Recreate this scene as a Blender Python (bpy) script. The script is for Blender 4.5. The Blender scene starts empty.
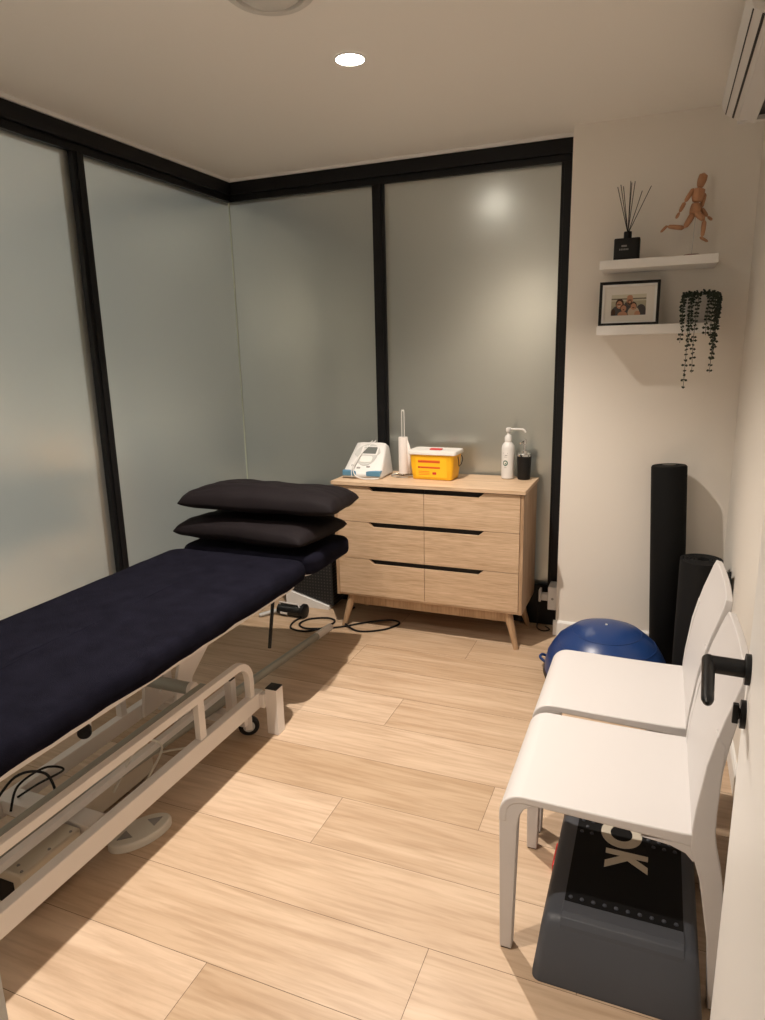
import bpy, bmesh, math, random
from mathutils import Vector, Matrix, noise
R = math.radians
PI = math.pi
random.seed(7)
scn = bpy.context.scene
COL = scn.collection

# ------------------------------------------------------------------ materials
def mat(name, col, rough=0.5, metal=0.0, bump=0.0, bscale=200.0, var=0.0, vscale=6.0, spec=0.5, sheen=0.0, coat=0.0, ior=1.45):
    m = bpy.data.materials.new(name); m.use_nodes = True
    nt = m.node_tree; b = nt.nodes['Principled BSDF']
    b.inputs['Base Color'].default_value = (*col, 1)
    b.inputs['Roughness'].default_value = rough
    b.inputs['Metallic'].default_value = metal
    b.inputs['Specular IOR Level'].default_value = spec
    b.inputs['Sheen Weight'].default_value = sheen
    b.inputs['Coat Weight'].default_value = coat
    b.inputs['IOR'].default_value = ior
    tc = None
    if bump or var:
        tc = nt.nodes.new('ShaderNodeTexCoord')
    if bump:
        n = nt.nodes.new('ShaderNodeTexNoise'); n.inputs['Scale'].default_value = bscale; n.inputs['Detail'].default_value = 4
        bp = nt.nodes.new('ShaderNodeBump'); bp.inputs['Strength'].default_value = bump; bp.inputs['Distance'].default_value = 0.004
        nt.links.new(tc.outputs['Object'], n.inputs['Vector']); nt.links.new(n.outputs['Fac'], bp.inputs['Height'])
        nt.links.new(bp.outputs['Normal'], b.inputs['Normal'])
    if var:
        n = nt.nodes.new('ShaderNodeTexNoise'); n.inputs['Scale'].default_value = vscale; n.inputs['Detail'].default_value = 5
        mx = nt.nodes.new('ShaderNodeMix'); mx.data_type = 'RGBA'
        mx.inputs[6].default_value = (*[c * (1 - var) for c in col], 1); mx.inputs[7].default_value = (*[min(1, c * (1 + var)) for c in col], 1)
        nt.links.new(tc.outputs['Object'], n.inputs['Vector']); nt.links.new(n.outputs['Fac'], mx.inputs[0])
        nt.links.new(mx.outputs[2], b.inputs['Base Color'])
    return m

def emis(name, col, s):
    m = bpy.data.materials.new(name); m.use_nodes = True; nt = m.node_tree
    b = nt.nodes['Principled BSDF']; b.inputs['Base Color'].default_value = (.9, .9, .9, 1)
    b.inputs['Emission Color'].default_value = (*col, 1); b.inputs['Emission Strength'].default_value = s
    return m

def wood(name, light, dark, axis=0, scale=(2.0, 38.0, 38.0), rough=0.5, fine=1.0, attr=None, coords='Object'):
    """grain running along one axis; attr: a per-plank random colour attribute"""
    m = bpy.data.materials.new(name); m.use_nodes = True; nt = m.node_tree; L = nt.links
    b = nt.nodes['Principled BSDF']; b.inputs['Roughness'].default_value = rough
    tc = nt.nodes.new('ShaderNodeTexCoord'); mp = nt.nodes.new('ShaderNodeMapping')
    mp.inputs['Scale'].default_value = scale
    src = tc.outputs[coords]
    if attr:
        at = nt.nodes.new('ShaderNodeAttribute'); at.attribute_name = attr
        sc_ = nt.nodes.new('ShaderNodeVectorMath'); sc_.operation = 'SCALE'; sc_.inputs['Scale'].default_value = 37.0
        ad = nt.nodes.new('ShaderNodeVectorMath'); ad.operation = 'ADD'
        L.new(at.outputs['Vector'], sc_.inputs[0]); L.new(src, ad.inputs[0]); L.new(sc_.outputs[0], ad.inputs[1]); src = ad.outputs[0]
    L.new(src, mp.inputs['Vector'])
    n1 = nt.nodes.new('ShaderNodeTexNoise'); n1.inputs['Scale'].default_value = 1.0; n1.inputs['Detail'].default_value = 6; n1.inputs['Roughness'].default_value = .62
    n1.inputs['Distortion'].default_value = .6
    L.new(mp.outputs[0], n1.inputs['Vector'])
    n2 = nt.nodes.new('ShaderNodeTexNoise'); n2.inputs['Scale'].default_value = 1.0; n2.inputs['Detail'].default_value = 3
    mp2 = nt.nodes.new('ShaderNodeMapping'); mp2.inputs['Scale'].default_value = tuple(s * 5 if s > 10 else s * 3 for s in scale)
    L.new(src, mp2.inputs['Vector']); L.new(mp2.outputs[0], n2.inputs['Vector'])
    r1 = nt.nodes.new('ShaderNodeValToRGB'); r1.color_ramp.elements[0].position = .32; r1.color_ramp.elements[1].position = .68
    r1.color_ramp.elements[0].color = (*dark, 1); r1.color_ramp.elements[1].color = (*light, 1)
    L.new(n1.outputs['Fac'], r1.inputs[0])
    mx = nt.nodes.new('ShaderNodeMix'); mx.data_type = 'RGBA'; mx.blend_type = 'MULTIPLY'; mx.inputs[0].default_value = .55 * fine
    r2 = nt.nodes.new('ShaderNodeValToRGB'); r2.color_ramp.elements[0].position = .36; r2.color_ramp.elements[1].position = .56
    r2.color_ramp.elements[0].color = (.66, .60, .54, 1); r2.color_ramp.elements[1].color = (1, 1, 1, 1)
    L.new(n2.outputs['Fac'], r2.inputs[0]); L.new(r1.outputs[0], mx.inputs[6]); L.new(r2.outputs[0], mx.inputs[7])
    out = mx.outputs[2]
    if attr:
        hs = nt.nodes.new('ShaderNodeHueSaturation')
        sp = nt.nodes.new('ShaderNodeSeparateXYZ'); L.new(at.outputs['Vector'], sp.inputs[0])
        mr = nt.nodes.new('ShaderNodeMapRange'); mr.inputs[3].default_value = .84; mr.inputs[4].default_value = 1.14
        ms = nt.nodes.new('ShaderNodeMapRange'); ms.inputs[3].default_value = 1.12; ms.inputs[4].default_value = .90
        L.new(sp.outputs[0], mr.inputs[0]); L.new(sp.outputs[0], ms.inputs[0])
        L.new(mr.outputs[0], hs.inputs['Value']); L.new(ms.outputs[0], hs.inputs['Saturation']); L.new(out, hs.inputs['Color']); out = hs.outputs[0]
    L.new(out, b.inputs['Base Color'])
    bp = nt.nodes.new('ShaderNodeBump'); bp.inputs['Strength'].default_value = .12; bp.inputs['Distance'].default_value = .002
    L.new(n2.outputs['Fac'], bp.inputs['Height']); L.new(bp.outputs['Normal'], b.inputs['Normal'])
    return m

M = {}
M['wall'] = mat('wall_paint', (.83, .785, .72), .75, bump=.05, bscale=300)
M['ceil'] = mat('ceiling_paint', (.90, .875, .83), .85, bump=.04, bscale=260)
M['trimw'] = mat('white_trim', (.83, .82, .80), .45)
M['black'] = mat('black_aluminium', (.006, .006, .007), .45, spec=.3)
M['blackp'] = mat('black_plastic', (.007, .007, .0075), .42, spec=.35)
M['blackr'] = mat('black_foam', (.0055, .0055, .0055), .8, bump=.25, bscale=420, spec=.2)
M['blackmat'] = mat('black_rubber_mat', (.010, .010, .0105), .75, bump=.2, bscale=300, spec=.25)
M['white'] = mat('white_plastic', (.70, .685, .665), .38)
M['chair'] = mat('chair_white', (.60, .578, .572), .45)
M['metalw'] = mat('white_powder_coat', (.78, .74, .71), .42)
M['metalg'] = mat('grey_tube', (.33, .345, .315), .38, metal=.25)
M['chrome'] = mat('chrome', (.75, .75, .74), .18, metal=1.0)
M['polished'] = mat('polished_rod', (.80, .79, .76), .45, metal=.6)
M['steel'] = mat('brushed_steel', (.55, .54, .52), .35, metal=1.0)
M['beige'] = mat('beige_plastic', (.66, .60, .50), .5)
M['pedal'] = mat('pedal_plastic', (.66, .63, .56), .45)
M['navy'] = mat('navy_fleece', (.0072, .0070, .0125), .97, bump=.5, bscale=330, var=.55, vscale=16, sheen=.0, spec=.04)
M['pillow'] = mat('dark_cotton', (.0085, .0060, .0072), .75, bump=.1, bscale=500, sheen=.0, spec=.16)
M['vinyl'] = mat('cream_vinyl', (.72, .64, .55), .5)
M['blue'] = mat('blue_rubber', (.012, .042, .16), .32, bump=.05, bscale=400)
M['dgrey'] = mat('dark_grey_plastic', (.062, .068, .082), .48, bump=.06, bscale=700)
M['stepblk'] = mat('step_rubber', (.006, .006, .0065), .7, bump=.1, bscale=900, spec=.2)
M['stud'] = mat('stud_grey', (.05, .055, .07), .5)
M['lettergrey'] = mat('printed_grey', (.62, .57, .47), .55)
M['red'] = mat('red_plastic', (.55, .03, .03), .45)
M['yellow'] = mat('yellow_plastic', (.88, .47, .012), .4)
M['orange'] = mat('orange_print', (.78, .17, .02), .5)
M['darkred'] = mat('dark_red_print', (.50, .06, .02), .5)
M['lidw'] = mat('white_lid', (.72, .70, .66), .42)
M['bluep'] = mat('blue_grey_plastic', (.10, .24, .36), .4)
M['greyp'] = mat('light_grey_plastic', (.50, .50, .48), .45)
M['screen'] = mat('grey_lcd', (.14, .15, .14), .2)
M['tissue'] = mat('paper_towel', (.74, .68, .64), .9, bump=.2, bscale=150)
M['green'] = mat('green_print', (.04, .13, .09), .5)
M['ink'] = mat('grey_print', (.28, .27, .26), .6)
M['mannequin'] = wood('figure_wood', (.55, .29, .155), (.42, .20, .10), scale=(40, 40, 6), rough=.45, fine=.5)
M['leaf'] = mat('dark_leaf', (.018, .030, .018), .55, var=.4, vscale=30)
M['stem'] = mat('stem_green', (.03, .04, .02), .6)
M['pot'] = mat('ribbed_grey_pot', (.55, .53, .50), .5)
M['paper'] = mat('mount_paper', (.78, .74, .68), .7)
M['skin'] = mat('photo_skin', (.50, .25, .15), .5)
M['hair'] = mat('photo_hair', (.05, .022, .012), .5)
M['pcloth'] = mat('photo_cloth', (.55, .42, .30), .5)
M['pdark'] = mat('photo_dark', (.06, .055, .055), .5)
M['pbg'] = mat('photo_background', (.42, .38, .27), .5, var=.4, vscale=20)
M['pbg2'] = mat('photo_sky', (.62, .58, .46), .5)
M['copper'] = mat('dark_base', (.16, .045, .03), .4)
M['oak'] = wood('oak_veneer', (.70, .52, .36), (.54, .375, .235), scale=(3.5, 60, 60), rough=.5)
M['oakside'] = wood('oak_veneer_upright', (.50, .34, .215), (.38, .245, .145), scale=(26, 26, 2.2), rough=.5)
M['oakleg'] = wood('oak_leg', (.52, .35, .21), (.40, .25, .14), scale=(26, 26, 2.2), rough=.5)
M['floor'] = wood('oak_planks', (.63, .475, .338), (.485, .34, .222), scale=(1.5, 13, 13), rough=.42, attr='plank', fine=.7)
M['gap'] = mat('floor_joint', (.10, .06, .035), .8)
M['hallfloor'] = M['floor']

def glass_mat():
    m = bpy.data.materials.new('frosted_glass'); m.use_nodes = True; nt = m.node_tree
    b = nt.nodes['Principled BSDF']
    b.inputs['Base Color'].default_value = (.66, .67, .62, 1)
    b.inputs['Roughness'].default_value = .25
    b.inputs['Metallic'].default_value = .80
    tr = nt.nodes.new('ShaderNodeBsdfRefraction'); tr.inputs['Color'].default_value = (.86, .88, .86, 1); tr.inputs['Roughness'].default_value = .5; tr.inputs['IOR'].default_value = 1.03
    mx = nt.nodes.new('ShaderNodeMixShader'); mx.inputs[0].default_value = .36
    nt.links.new(b.outputs[0], mx.inputs[1]); nt.links.new(tr.outputs[0], mx.inputs[2])
    nt.links.new(mx.outputs[0], nt.nodes['Material Output'].inputs['Surface'])
    return m
M['glass'] = glass_mat()
M['bead'] = mat('glass_edge', (.62, .68, .56), .3)
M['clear'] = mat('picture_glass', (.9, .9, .9), .05)

def perforated():
    m = mat('perforated_black', (.012, .012, .013), .5); nt = m.node_tree; b = nt.nodes['Principled BSDF']
    tc = nt.nodes.new('ShaderNodeTexCoord'); v = nt.nodes.new('ShaderNodeVectorMath'); v.operation = 'SCALE'; v.inputs['Scale'].default_value = 50
    fr = nt.nodes.new('ShaderNodeVectorMath'); fr.operation = 'FRACTION'
    sub = nt.nodes.new('ShaderNodeVectorMath'); sub.operation = 'SUBTRACT'; sub.inputs[1].default_value = (.5, .5, .5)
    mu = nt.nodes.new('ShaderNodeVectorMath'); mu.operation = 'MULTIPLY'; mu.inputs[1].default_value = (1, 0, 1)
    ln = nt.nodes.new('ShaderNodeVectorMath'); ln.operation = 'LENGTH'
    lt = nt.nodes.new('ShaderNodeMath'); lt.operation = 'LESS_THAN'; lt.inputs[1].default_value = .22
    mx = nt.nodes.new('ShaderNodeMix'); mx.data_type = 'RGBA'; mx.inputs[6].default_value = (.014, .014, .015, 1); mx.inputs[7].default_value = (.07, .065, .06, 1)
    L = nt.links
    L.new(tc.outputs['Object'], v.inputs[0]); L.new(v.outputs[0], fr.inputs[0]); L.new(fr.outputs[0], sub.inputs[0]); L.new(sub.outputs[0], mu.inputs[0])
    L.new(mu.outputs[0], ln.inputs[0]); L.new(ln.outputs['Value'], lt.inputs[0]); L.new(lt.outputs[0], mx.inputs[0]); L.new(mx.outputs[2], b.inputs['Base Color'])
    return m
M['perf'] = perforated()

# ------------------------------------------------------------------ mesh helpers
def tag(o, label, cat, group=None, kind=None):
    o['label'] = label; o['category'] = cat
    if group: o['group'] = group
    if kind: o['kind'] = kind
    return o

def thing(name, label, cat, loc=(0, 0, 0), rz=0, group=None):
    o = bpy.data.objects.new(name, None); COL.objects.link(o)
    o.location = loc; o.rotation_euler = (0, 0, rz); o.empty_display_size = .05
    return tag(o, label, cat, group)

def struct(o):
    o['kind'] = 'structure'; return o

def holder(name, loc=(0, 0, 0)):
    o = bpy.data.objects.new(name, None); COL.objects.link(o); o.location = loc; return struct(o)

def obj(name, bm, m, parent=None, smooth=True, bevel=0, seg=2, sub=0, angle=40, loc=None, rot=None):
    me = bpy.data.meshes.new(name)
    bmesh.ops.recalc_face_normals(bm, faces=bm.faces[:])
    bm.to_mesh(me); bm.free()
    ms = m if isinstance(m, (list, tuple)) else [m]
    for k in ms: me.materials.append(k)
    if smooth:
        for p in me.polygons: p.use_smooth = True
    o = bpy.data.objects.new(name, me); COL.objects.link(o)
    if parent: o.parent = parent
    if loc: o.location = loc
    if rot: o.rotation_euler = rot
    if bevel:
        b = o.modifiers.new('bevel', 'BEVEL'); b.width = bevel; b.segments = seg; b.limit_method = 'ANGLE'; b.angle_limit = R(35)
        b.harden_normals = False
    if sub:
        s = o.modifiers.new('sub', 'SUBSURF'); s.levels = sub; s.render_levels = sub
    if smooth:
        es = [e for e in me.edges]
        try:
            me.set_sharp_from_angle(angle=R(angle))
        except Exception:
            pass
    return o

def box(bm, x0, x1, y0, y1, z0, z1, mi=0):
    vs = [bm.verts.new(p) for p in ((x0, y0, z0), (x1, y0, z0), (x1, y1, z0), (x0, y1, z0), (x0, y0, z1), (x1, y0, z1), (x1, y1, z1), (x0, y1, z1))]
    fs = []
    for f in ((0, 3, 2, 1), (4, 5, 6, 7), (0, 1, 5, 4), (1, 2, 6, 5), (2, 3, 7, 6), (3, 0, 4, 7)):
        fc = bm.faces.new([vs[i] for i in f]); fc.material_index = mi; fs.append(fc)
    return vs

def bx(*a, mi=0):
    bm = bmesh.new(); box(bm, *a, mi=mi); return bm

def lathe(bm, prof, c=(0, 0, 0), n=32, cap=True, axis='Z', mi=0):
    rings = []
    for r, z in prof:
        ring = []
        for i in range(n):
            a = 2 * PI * i / n
            if axis == 'Z': p = (c[0] + r * math.cos(a), c[1] + r * math.sin(a), c[2] + z)
            elif axis == 'X': p = (c[0] + z, c[1] + r * math.cos(a), c[2] + r * math.sin(a))
            else: p = (c[0] + r * math.cos(a), c[1] + z, c[2] + r * math.sin(a))
            ring.append(bm.verts.new(p))
        rings.append(ring)
    for a, b in zip(rings, rings[1:]):
        for i in range(n):
            j = (i + 1) % n
            f = bm.faces.new((a[i], a[j], b[j], b[i])); f.material_index = mi
    if cap:
        for ring in (rings[0], rings[-1]):
            f = bm.faces.new(ring); f.material_index = mi
    return bm

def lath(prof, c=(0, 0, 0), n=32, cap=True, axis='Z'):
    return lathe(bmesh.new(), prof, c, n, cap, axis)

def tube(bm, pts, r, n=10, square=False, cap=True, up=Vector((0, 0, 1)), radii=None, mi=0):
    pts = [Vector(p) for p in pts]; rings = []; prev = None
    for i, p in enumerate(pts):
        if i == 0: t = pts[1] - p
        elif i == len(pts) - 1: t = p - pts[-2]
        else:
            t = (pts[i + 1] - p).normalized() + (p - pts[i - 1]).normalized()
        t.normalize()
        if prev is None:
            u = up if abs(t.dot(up)) < .95 else Vector((0, 1, 0))
            s = t.cross(u).normalized()
        else:
            s = prev - t * prev.dot(t)
            s = s.normalized() if s.length > 1e-6 else t.orthogonal().normalized()
        prev = s; w = s.cross(t).normalized(); rr = radii[i] if radii else r
        ring = []
        if square:
            a, b = (rr if isinstance(rr, tuple) else (rr, rr))
            k = 1.0
            if 0 < i < len(pts) - 1:
                d = (pts[i + 1] - p).normalized().dot((p - pts[i - 1]).normalized()); k = 1 / max(.3, math.sqrt((1 + d) / 2))
            for x, y in ((1, 1), (-1, 1), (-1, -1), (1, -1)):
                ring.append(bm.verts.new(p + s * a * x + w * b * y * 1.0))
        else:
            for q in range(n):
                an = 2 * PI * q / n
                ring.append(bm.verts.new(p + s * rr * math.cos(an) + w * rr * math.sin(an)))
        rings.append(ring)
    for a, b in zip(rings, rings[1:]):
        k = len(a)
        for i in range(k):
            j = (i + 1) % k
            f = bm.faces.new((a[i], a[j], b[j], b[i])); f.material_index = mi
    if cap:
        for ring in (rings[0], rings[-1]):
            f = bm.faces.new(ring); f.material_index = mi
    return bm

def tb(pts, r, **k):
    return tube(bmesh.new(), pts, r, **k)

def spline(pts, n=8):
    pts = [Vector(p) for p in pts]; out = []
    for i in range(len(pts) - 1):
        p0 = pts[max(0, i - 1)]; p1 = pts[i]; p2 = pts[i + 1]; p3 = pts[min(len(pts) - 1, i + 2)]
        for k in range(n):
            t = k / n
            out.append(.5 * ((2 * p1) + (p2 - p0) * t + (2 * p0 - 5 * p1 + 4 * p2 - p3) * t * t + (3 * p1 - p0 - 3 * p2 + p3) * t ** 3))
    out.append(pts[-1]); return out

def prism(bm, poly, a0, a1, plane='XZ', mi=0):
    """polygon extruded along the third axis"""
    def P(u, v, w):
        return {'XZ': (u, w, v), 'XY': (u, v, w), 'YZ': (w, u, v)}[plane]
    A = [bm.verts.new(P(u, v, a0)) for u, v in poly]; B = [bm.verts.new(P(u, v, a1)) for u, v in poly]
    f = bm.faces.new(A); f.material_index = mi; f = bm.faces.new(B); f.material_index = mi
    n = len(poly)
    for i in range(n):
        j = (i + 1) % n
        f = bm.faces.new((A[i], A[j], B[j], B[i])); f.material_index = mi
    return bm

def pr(*a, **k):
    return prism(bmesh.new(), *a, **k)

def rrect(x0, x1, y0, y1, r, n=6):
    out = []
    for cx, cy, a0 in ((x1 - r, y1 - r, 0), (x0 + r, y1 - r, 90), (x0 + r, y0 + r, 180), (x1 - r, y0 + r, 270)):
        for i in range(n + 1):
            a = R(a0 + 90 * i / n); out.append((cx + r * math.cos(a), cy + r * math.sin(a)))
    return out

def rings_solid(bm, rings, mi=0, cap=True):
    V = [[bm.verts.new(p) for p in ring] for ring in rings]
    for a, b in zip(V, V[1:]):
        n = len(a)
        for i in range(n):
            j = (i + 1) % n
            f = bm.faces.new((a[i], a[j], b[j], b[i])); f.material_index = mi
    if cap:
        for r in (V[0], V[-1]):
            f = bm.faces.new(r); f.material_index = mi
    return bm

def text_bm(s, size, offset=0.0, depth=.0006):
    cu = bpy.data.curves.new('t', 'FONT'); cu.body = s; cu.size = size; cu.offset = offset; cu.extrude = depth
    cu.align_x = 'CENTER'; cu.align_y = 'CENTER'
    o = bpy.data.objects.new('t', cu); COL.objects.link(o)
    dg = bpy.context.evaluated_depsgraph_get(); me = bpy.data.meshes.new_from_object(o.evaluated_get(dg))
    bm = bmesh.new(); bm.from_mesh(me)
    bpy.data.objects.remove(o); bpy.data.curves.remove(cu); bpy.data.meshes.remove(me)
    return bm

# ------------------------------------------------------------------ room constants
XL, XR = -2.50, .335            # glass face of left partition, right wall
YG, YP = 3.77, 3.615            # back glass face, shelf wall face
ZC = 2.562
XP = -.463                      # left edge of the shelf wall
YF = .45                        # front wall (doorway) inner face

# ------------------------------------------------------------------ floor : one mesh of planks
def build_floor():
    bm = bmesh.new(); ca = bm.loops.layers.float_color.new('plank')
    x0, x1, y0, y1 = -2.62, .45, -1.9, 3.95
    pw = .2465; rows = []
    y = 1.18 - pw * 13
    ends = {3: [-.475], 2: [-.965], 1: [-1.5, -.475 + .55], 0: [-.48], -1: [-1.01], 4: [-.475 - 1.1], 5: [-1.005], 6: [-.52]}
    ends = {0: [-.48], -1: [-1.01], 1: [-1.75, -.10], 2: [-.965], 3: [-.47], 4: [-1.62], 5: [-1.005], 6: [-.35], 7: [-1.4], 8: [-.85], -2: [-.25, -1.9]}
    tone = {3: [.22, .7], 2: [.85, .5], 1: [.6, .55, .6], 0: [.55, .62], -1: [.9, .25], 4: [.6, .78], 5: [.85, .55], 6: [.5, .7], -2: [.6, .8, .5]}
    k = -13
    while y < y1:
        ya, yb = max(y, y0), min(y + pw, y1)
        if yb > y0 + .001:
            e = ends.get(k, [random.uniform(-2.2, .2)])
            xs = [x0] + sorted(q for q in e if x0 < q < x1) + [x1]
            for q_, (a, b) in enumerate(zip(xs, xs[1:])):
                tn = tone.get(k); c = (tn[min(q_, len(tn) - 1)] if tn else random.uniform(.3, .8), random.random(), random.random(), 1)
                g = .0007
                vs = [bm.verts.new(p) for p in ((a + g, ya + g, 0), (b - g, ya + g, 0), (b - g, yb - g, 0), (a + g, yb - g, 0))]
                f = bm.faces.new(vs); f.material_index = 0
                for l in f.loops: l[ca] = c
        y += pw; k += 1
    box(bm, x0, x1, y0, y1, -.06, -.0015, mi=1)
    o = obj('floor', bm, [M['floor'], M['gap']], smooth=False)
    struct(o)
build_floor()

struct(obj('ceiling', bx(-2.62, .45, -1.9, 3.95, ZC, ZC + .1), M['ceil'], smooth=False))
struct(obj('wall_back', bx(XP, .45, YP, 3.95, 0, ZC), M['wall'], smooth=False))
struct(obj('wall_right', bx(XR, .45, YF, 3.95, 0, ZC), M['wall'], smooth=False))
bmf = bmesh.new(); box(bmf, -2.62, -.70, YF - .12, YF, 0, ZC); box(bmf, -.70, .17, YF - .12, YF, 2.1, ZC); box(bmf, .17, .45, YF - .12, YF, 0, ZC)
struct(obj('wall_front', bmf, M['wall'], smooth=False))
bmh = bmesh.new(); box(bmh, -2.62, .45, -1.9, -1.8, 0, ZC); box(bmh, -2.62, -2.55, -1.8, YF - .12, 0, ZC); box(bmh, .38, .45, -1.8, YF - .12, 0, ZC)
struct(obj('wall_hall', bmh, M['wall'], smooth=False))
# baseboards
bb = bmesh.new(); prism(bb, [(YP, 0), (YP - .014, 0), (YP - .014, .075), (YP - .008, .085), (YP, .085)], XP - .012, XR, 'YZ')
struct(obj('baseboard_back', bb, M['trimw'], smooth=False))
bb = bmesh.new(); prism(bb, [(XR, 0), (XR - .014, 0), (XR - .014, .075), (XR - .008, .085), (XR, .085)], YF, YP - .014, 'XZ')
struct(obj('baseboard_right', bb, M['trimw'], smooth=False))
# white strip between ceiling and black head beam
bt = bmesh.new(); box(bt, XL + .0, XP, YG - .055, YG, ZC - .018, ZC - .001); box(bt, XL, XL + .055, YF, YG - .055, ZC - .018, ZC - .001)
struct(obj('trim_1', bt, M['trimw'], smooth=False))

# ------------------------------------------------------------------ glazed partitions
ZB = ZC - .018                  # top of black head beam
# left
w1 = holder('window_1')
fb = bmesh.new()
box(fb, XL - .06, XL + .045, YF, YG + .06, ZB - .068, ZB)               # head beam outer
box(fb, XL - .06, XL + .025, YF, YG + .06, ZB - .103, ZB - .068)          # inner step
box(fb, XL - .06, XL + .03, YF, YG + .06, .0, .24)                       # bottom rail
obj('frame', fb, M['black'], w1, smooth=False, bevel=.003)
MUL_L = [(2.535, 2.60), (1.09, 1.155)]
for a, b in MUL_L:
    mb = bmesh.new(); box(mb, XL - .05, XL + .028, a, b, .24, ZB - .103); box(mb, XL + .028, XL + .036, a + .018, b - .018, .24, ZB - .103)
    obj('mullion', mb, M['black'], w1, smooth=False, bevel=.002)
segs = [(2.60, YG - .001), (1.155, 2.535), (YF, 1.09)]
for a, b in segs:
    obj('pane', bx(XL - .012, XL, a, b, .24, ZB - .103), M['glass'], w1, smooth=False)
# back
w2 = holder('window_2')
fb = bmesh.new()
box(fb, XL + .045, XP, YG - .045, YG + .06, ZB - .068, ZB)
box(fb, XL + .025, XP, YG - .025, YG + .06, ZB - .103, ZB - .068)
box(fb, XL + .03, XP, YG - .03, YG + .06, .0, .24)
obj('frame', fb, M['black'], w2, smooth=False, bevel=.003)
MUL_B = [(-1.552, -1.482), (-.532, XP)]
for a, b in MUL_B:
    mb = bmesh.new(); box(mb, a, b, YG - .028, YG + .05, .24, ZB - .103); box(mb, a + .016, b - .016, YG - .036, YG - .028, .24, ZB - .103)
    obj('mullion', mb, M['black'], w2, smooth=False, bevel=.002)
for a, b, tilt in [(XL, -1.552, 0), (-1.482, -.532, 1.2)]:
    cx_ = (a + b) / 2
    obj('pane', bx(a - cx_, b - cx_, -.002, .010, .24, ZB - .103), M['glass'], w2, smooth=False, loc=(cx_, YG, 0), rot=(0, 0, R(tilt)))
# slim corner bead
obj('corner_bead', bx(XL, XL + .006, YG - .006, YG, .24, ZB - .103), M['bead'], w2, smooth=False)

# ------------------------------------------------------------------ door (opened against the right)
dx = .177
d = holder('door_1', (dx, 1.305, 0)); d.rotation_euler = (0, 0, R(-3.4)); DXW = dx; dx = 0.0; DY = 1.305
obj('door_leaf', bx(dx, dx + .04, -.815, 0, .008, 2.06), M['trimw'], d, smooth=False, bevel=.002)
hz, hy = 1.0, 1.238 - DY
h_ = obj('handle_rose', lath([(.0, 0), (.027, 0), (.027, -.009), (.0, -.009)][1:3], (dx, hy, hz), 28, axis='X'), M['blackp'], d, bevel=.001)
hb = bmesh.new(); tube(hb, [(dx - .009, hy, hz), (dx - .062, hy, hz)], .0155, n=16)
obj('handle_neck', hb, M['blackp'], d)
hb = bmesh.new(); tube(hb, [(dx - .066, hy + .0155, hz), (dx - .066, hy - .02, hz), (dx - .066, hy - .125, hz - .006), (dx - .066, hy - .134, hz - .0065), (dx - .066, hy - .139, hz - .0068)], 1, n=18, radii=[.0115, .0108, .0098, .0075, .003])
obj('handle_lever', hb, M['blackp'], d)
obj('lock_rose', lath([(.025, 0), (.025, -.009)], (dx, hy + .005, hz - .088), 28, axis='X'), M['blackp'], d)
tn = bmesh.new(); tube(tn, [(dx - .009, hy + .005, hz - .088), (dx - .012, hy + .005, hz - .088)], .010, n=12); box(tn, dx - .021, dx - .011, hy - .001, hy + .011, hz - .106, hz - .070)
obj('thumb_turn', tn, M['blackp'], d, bevel=.002)
lp = bmesh.new(); box(lp, dx + .006, dx + .030, -.0005, .003, hz - .20, hz + .05)
obj('latch_plate', lp, M['steel'], d, smooth=False)
bl = bmesh.new(); box(bl, dx + .004, dx + .022, .003, .016, hz - .012, hz + .012)
obj('latch_bolt', bl, M['steel'], d, smooth=False)

# ------------------------------------------------------------------ ceiling fittings
def downlight(x, y, label, lens='lamp'):
    t = thing('downlight', label, 'ceiling light', (x, y, ZC), group='round recessed downlights')
    obj('trim_ring', lath([(.050, -.0005), (.057, -.0005), (.057, -.004), (.050, -.005), (.050, -.0005)], n=40, cap=False), M['trimw'], t)
    obj('lens', lath([(.050, -.001), (.0495, -.003)], n=40), M[lens], t)
    return t
M['lamp'] = emis('lit_lens', (1, .93, .84), 60)
M['lamp2'] = emis('dim_lens', (1, .93, .84), 12)
downlight(-1.10, 2.482, 'lit round white downlight recessed in ceiling above the couch head')
downlight(-1.09, .85, 'round white downlight recessed in ceiling nearest the doorway', 'lamp2')
M['vent'] = mat('vent_plastic', (.66, .64, .60), .4)
v = thing('ceiling_vent', 'round white ceiling air vent at the top edge, nearer than the lit downlight', 'vent', (-1.113, 1.955, ZC)); v.scale = (1.04, 1.04, 1.3)
obj('outer_ring', lath([(.127, -.0005), (.126, -.006), (.112, -.014), (.098, -.012), (.094, -.002)], n=48, cap=False), M['vent'], v)
obj('cone', lath([(.08, -.001), (.086, -.010), (.066, -.020), (.060, -.022), (.0, -.023)], n=48, cap=False), M['vent'], v)
def spot(x, y, e):
    l = bpy.data.lights.new('downlight_lamp', 'SPOT'); l.energy = e; l.color = (1, .89, .775); l.shadow_soft_size = .014
    l.spot_size = R(SPOT); l.spot_blend = .8
    o = bpy.data.objects.new('downlight_lamp', l); COL.objects.link(o); o.location = (x, y, ZC - .012)
    return o
SPOT = 115
spot(-1.10, 2.482, 168); spot(-1.09, .85, 118)

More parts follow.
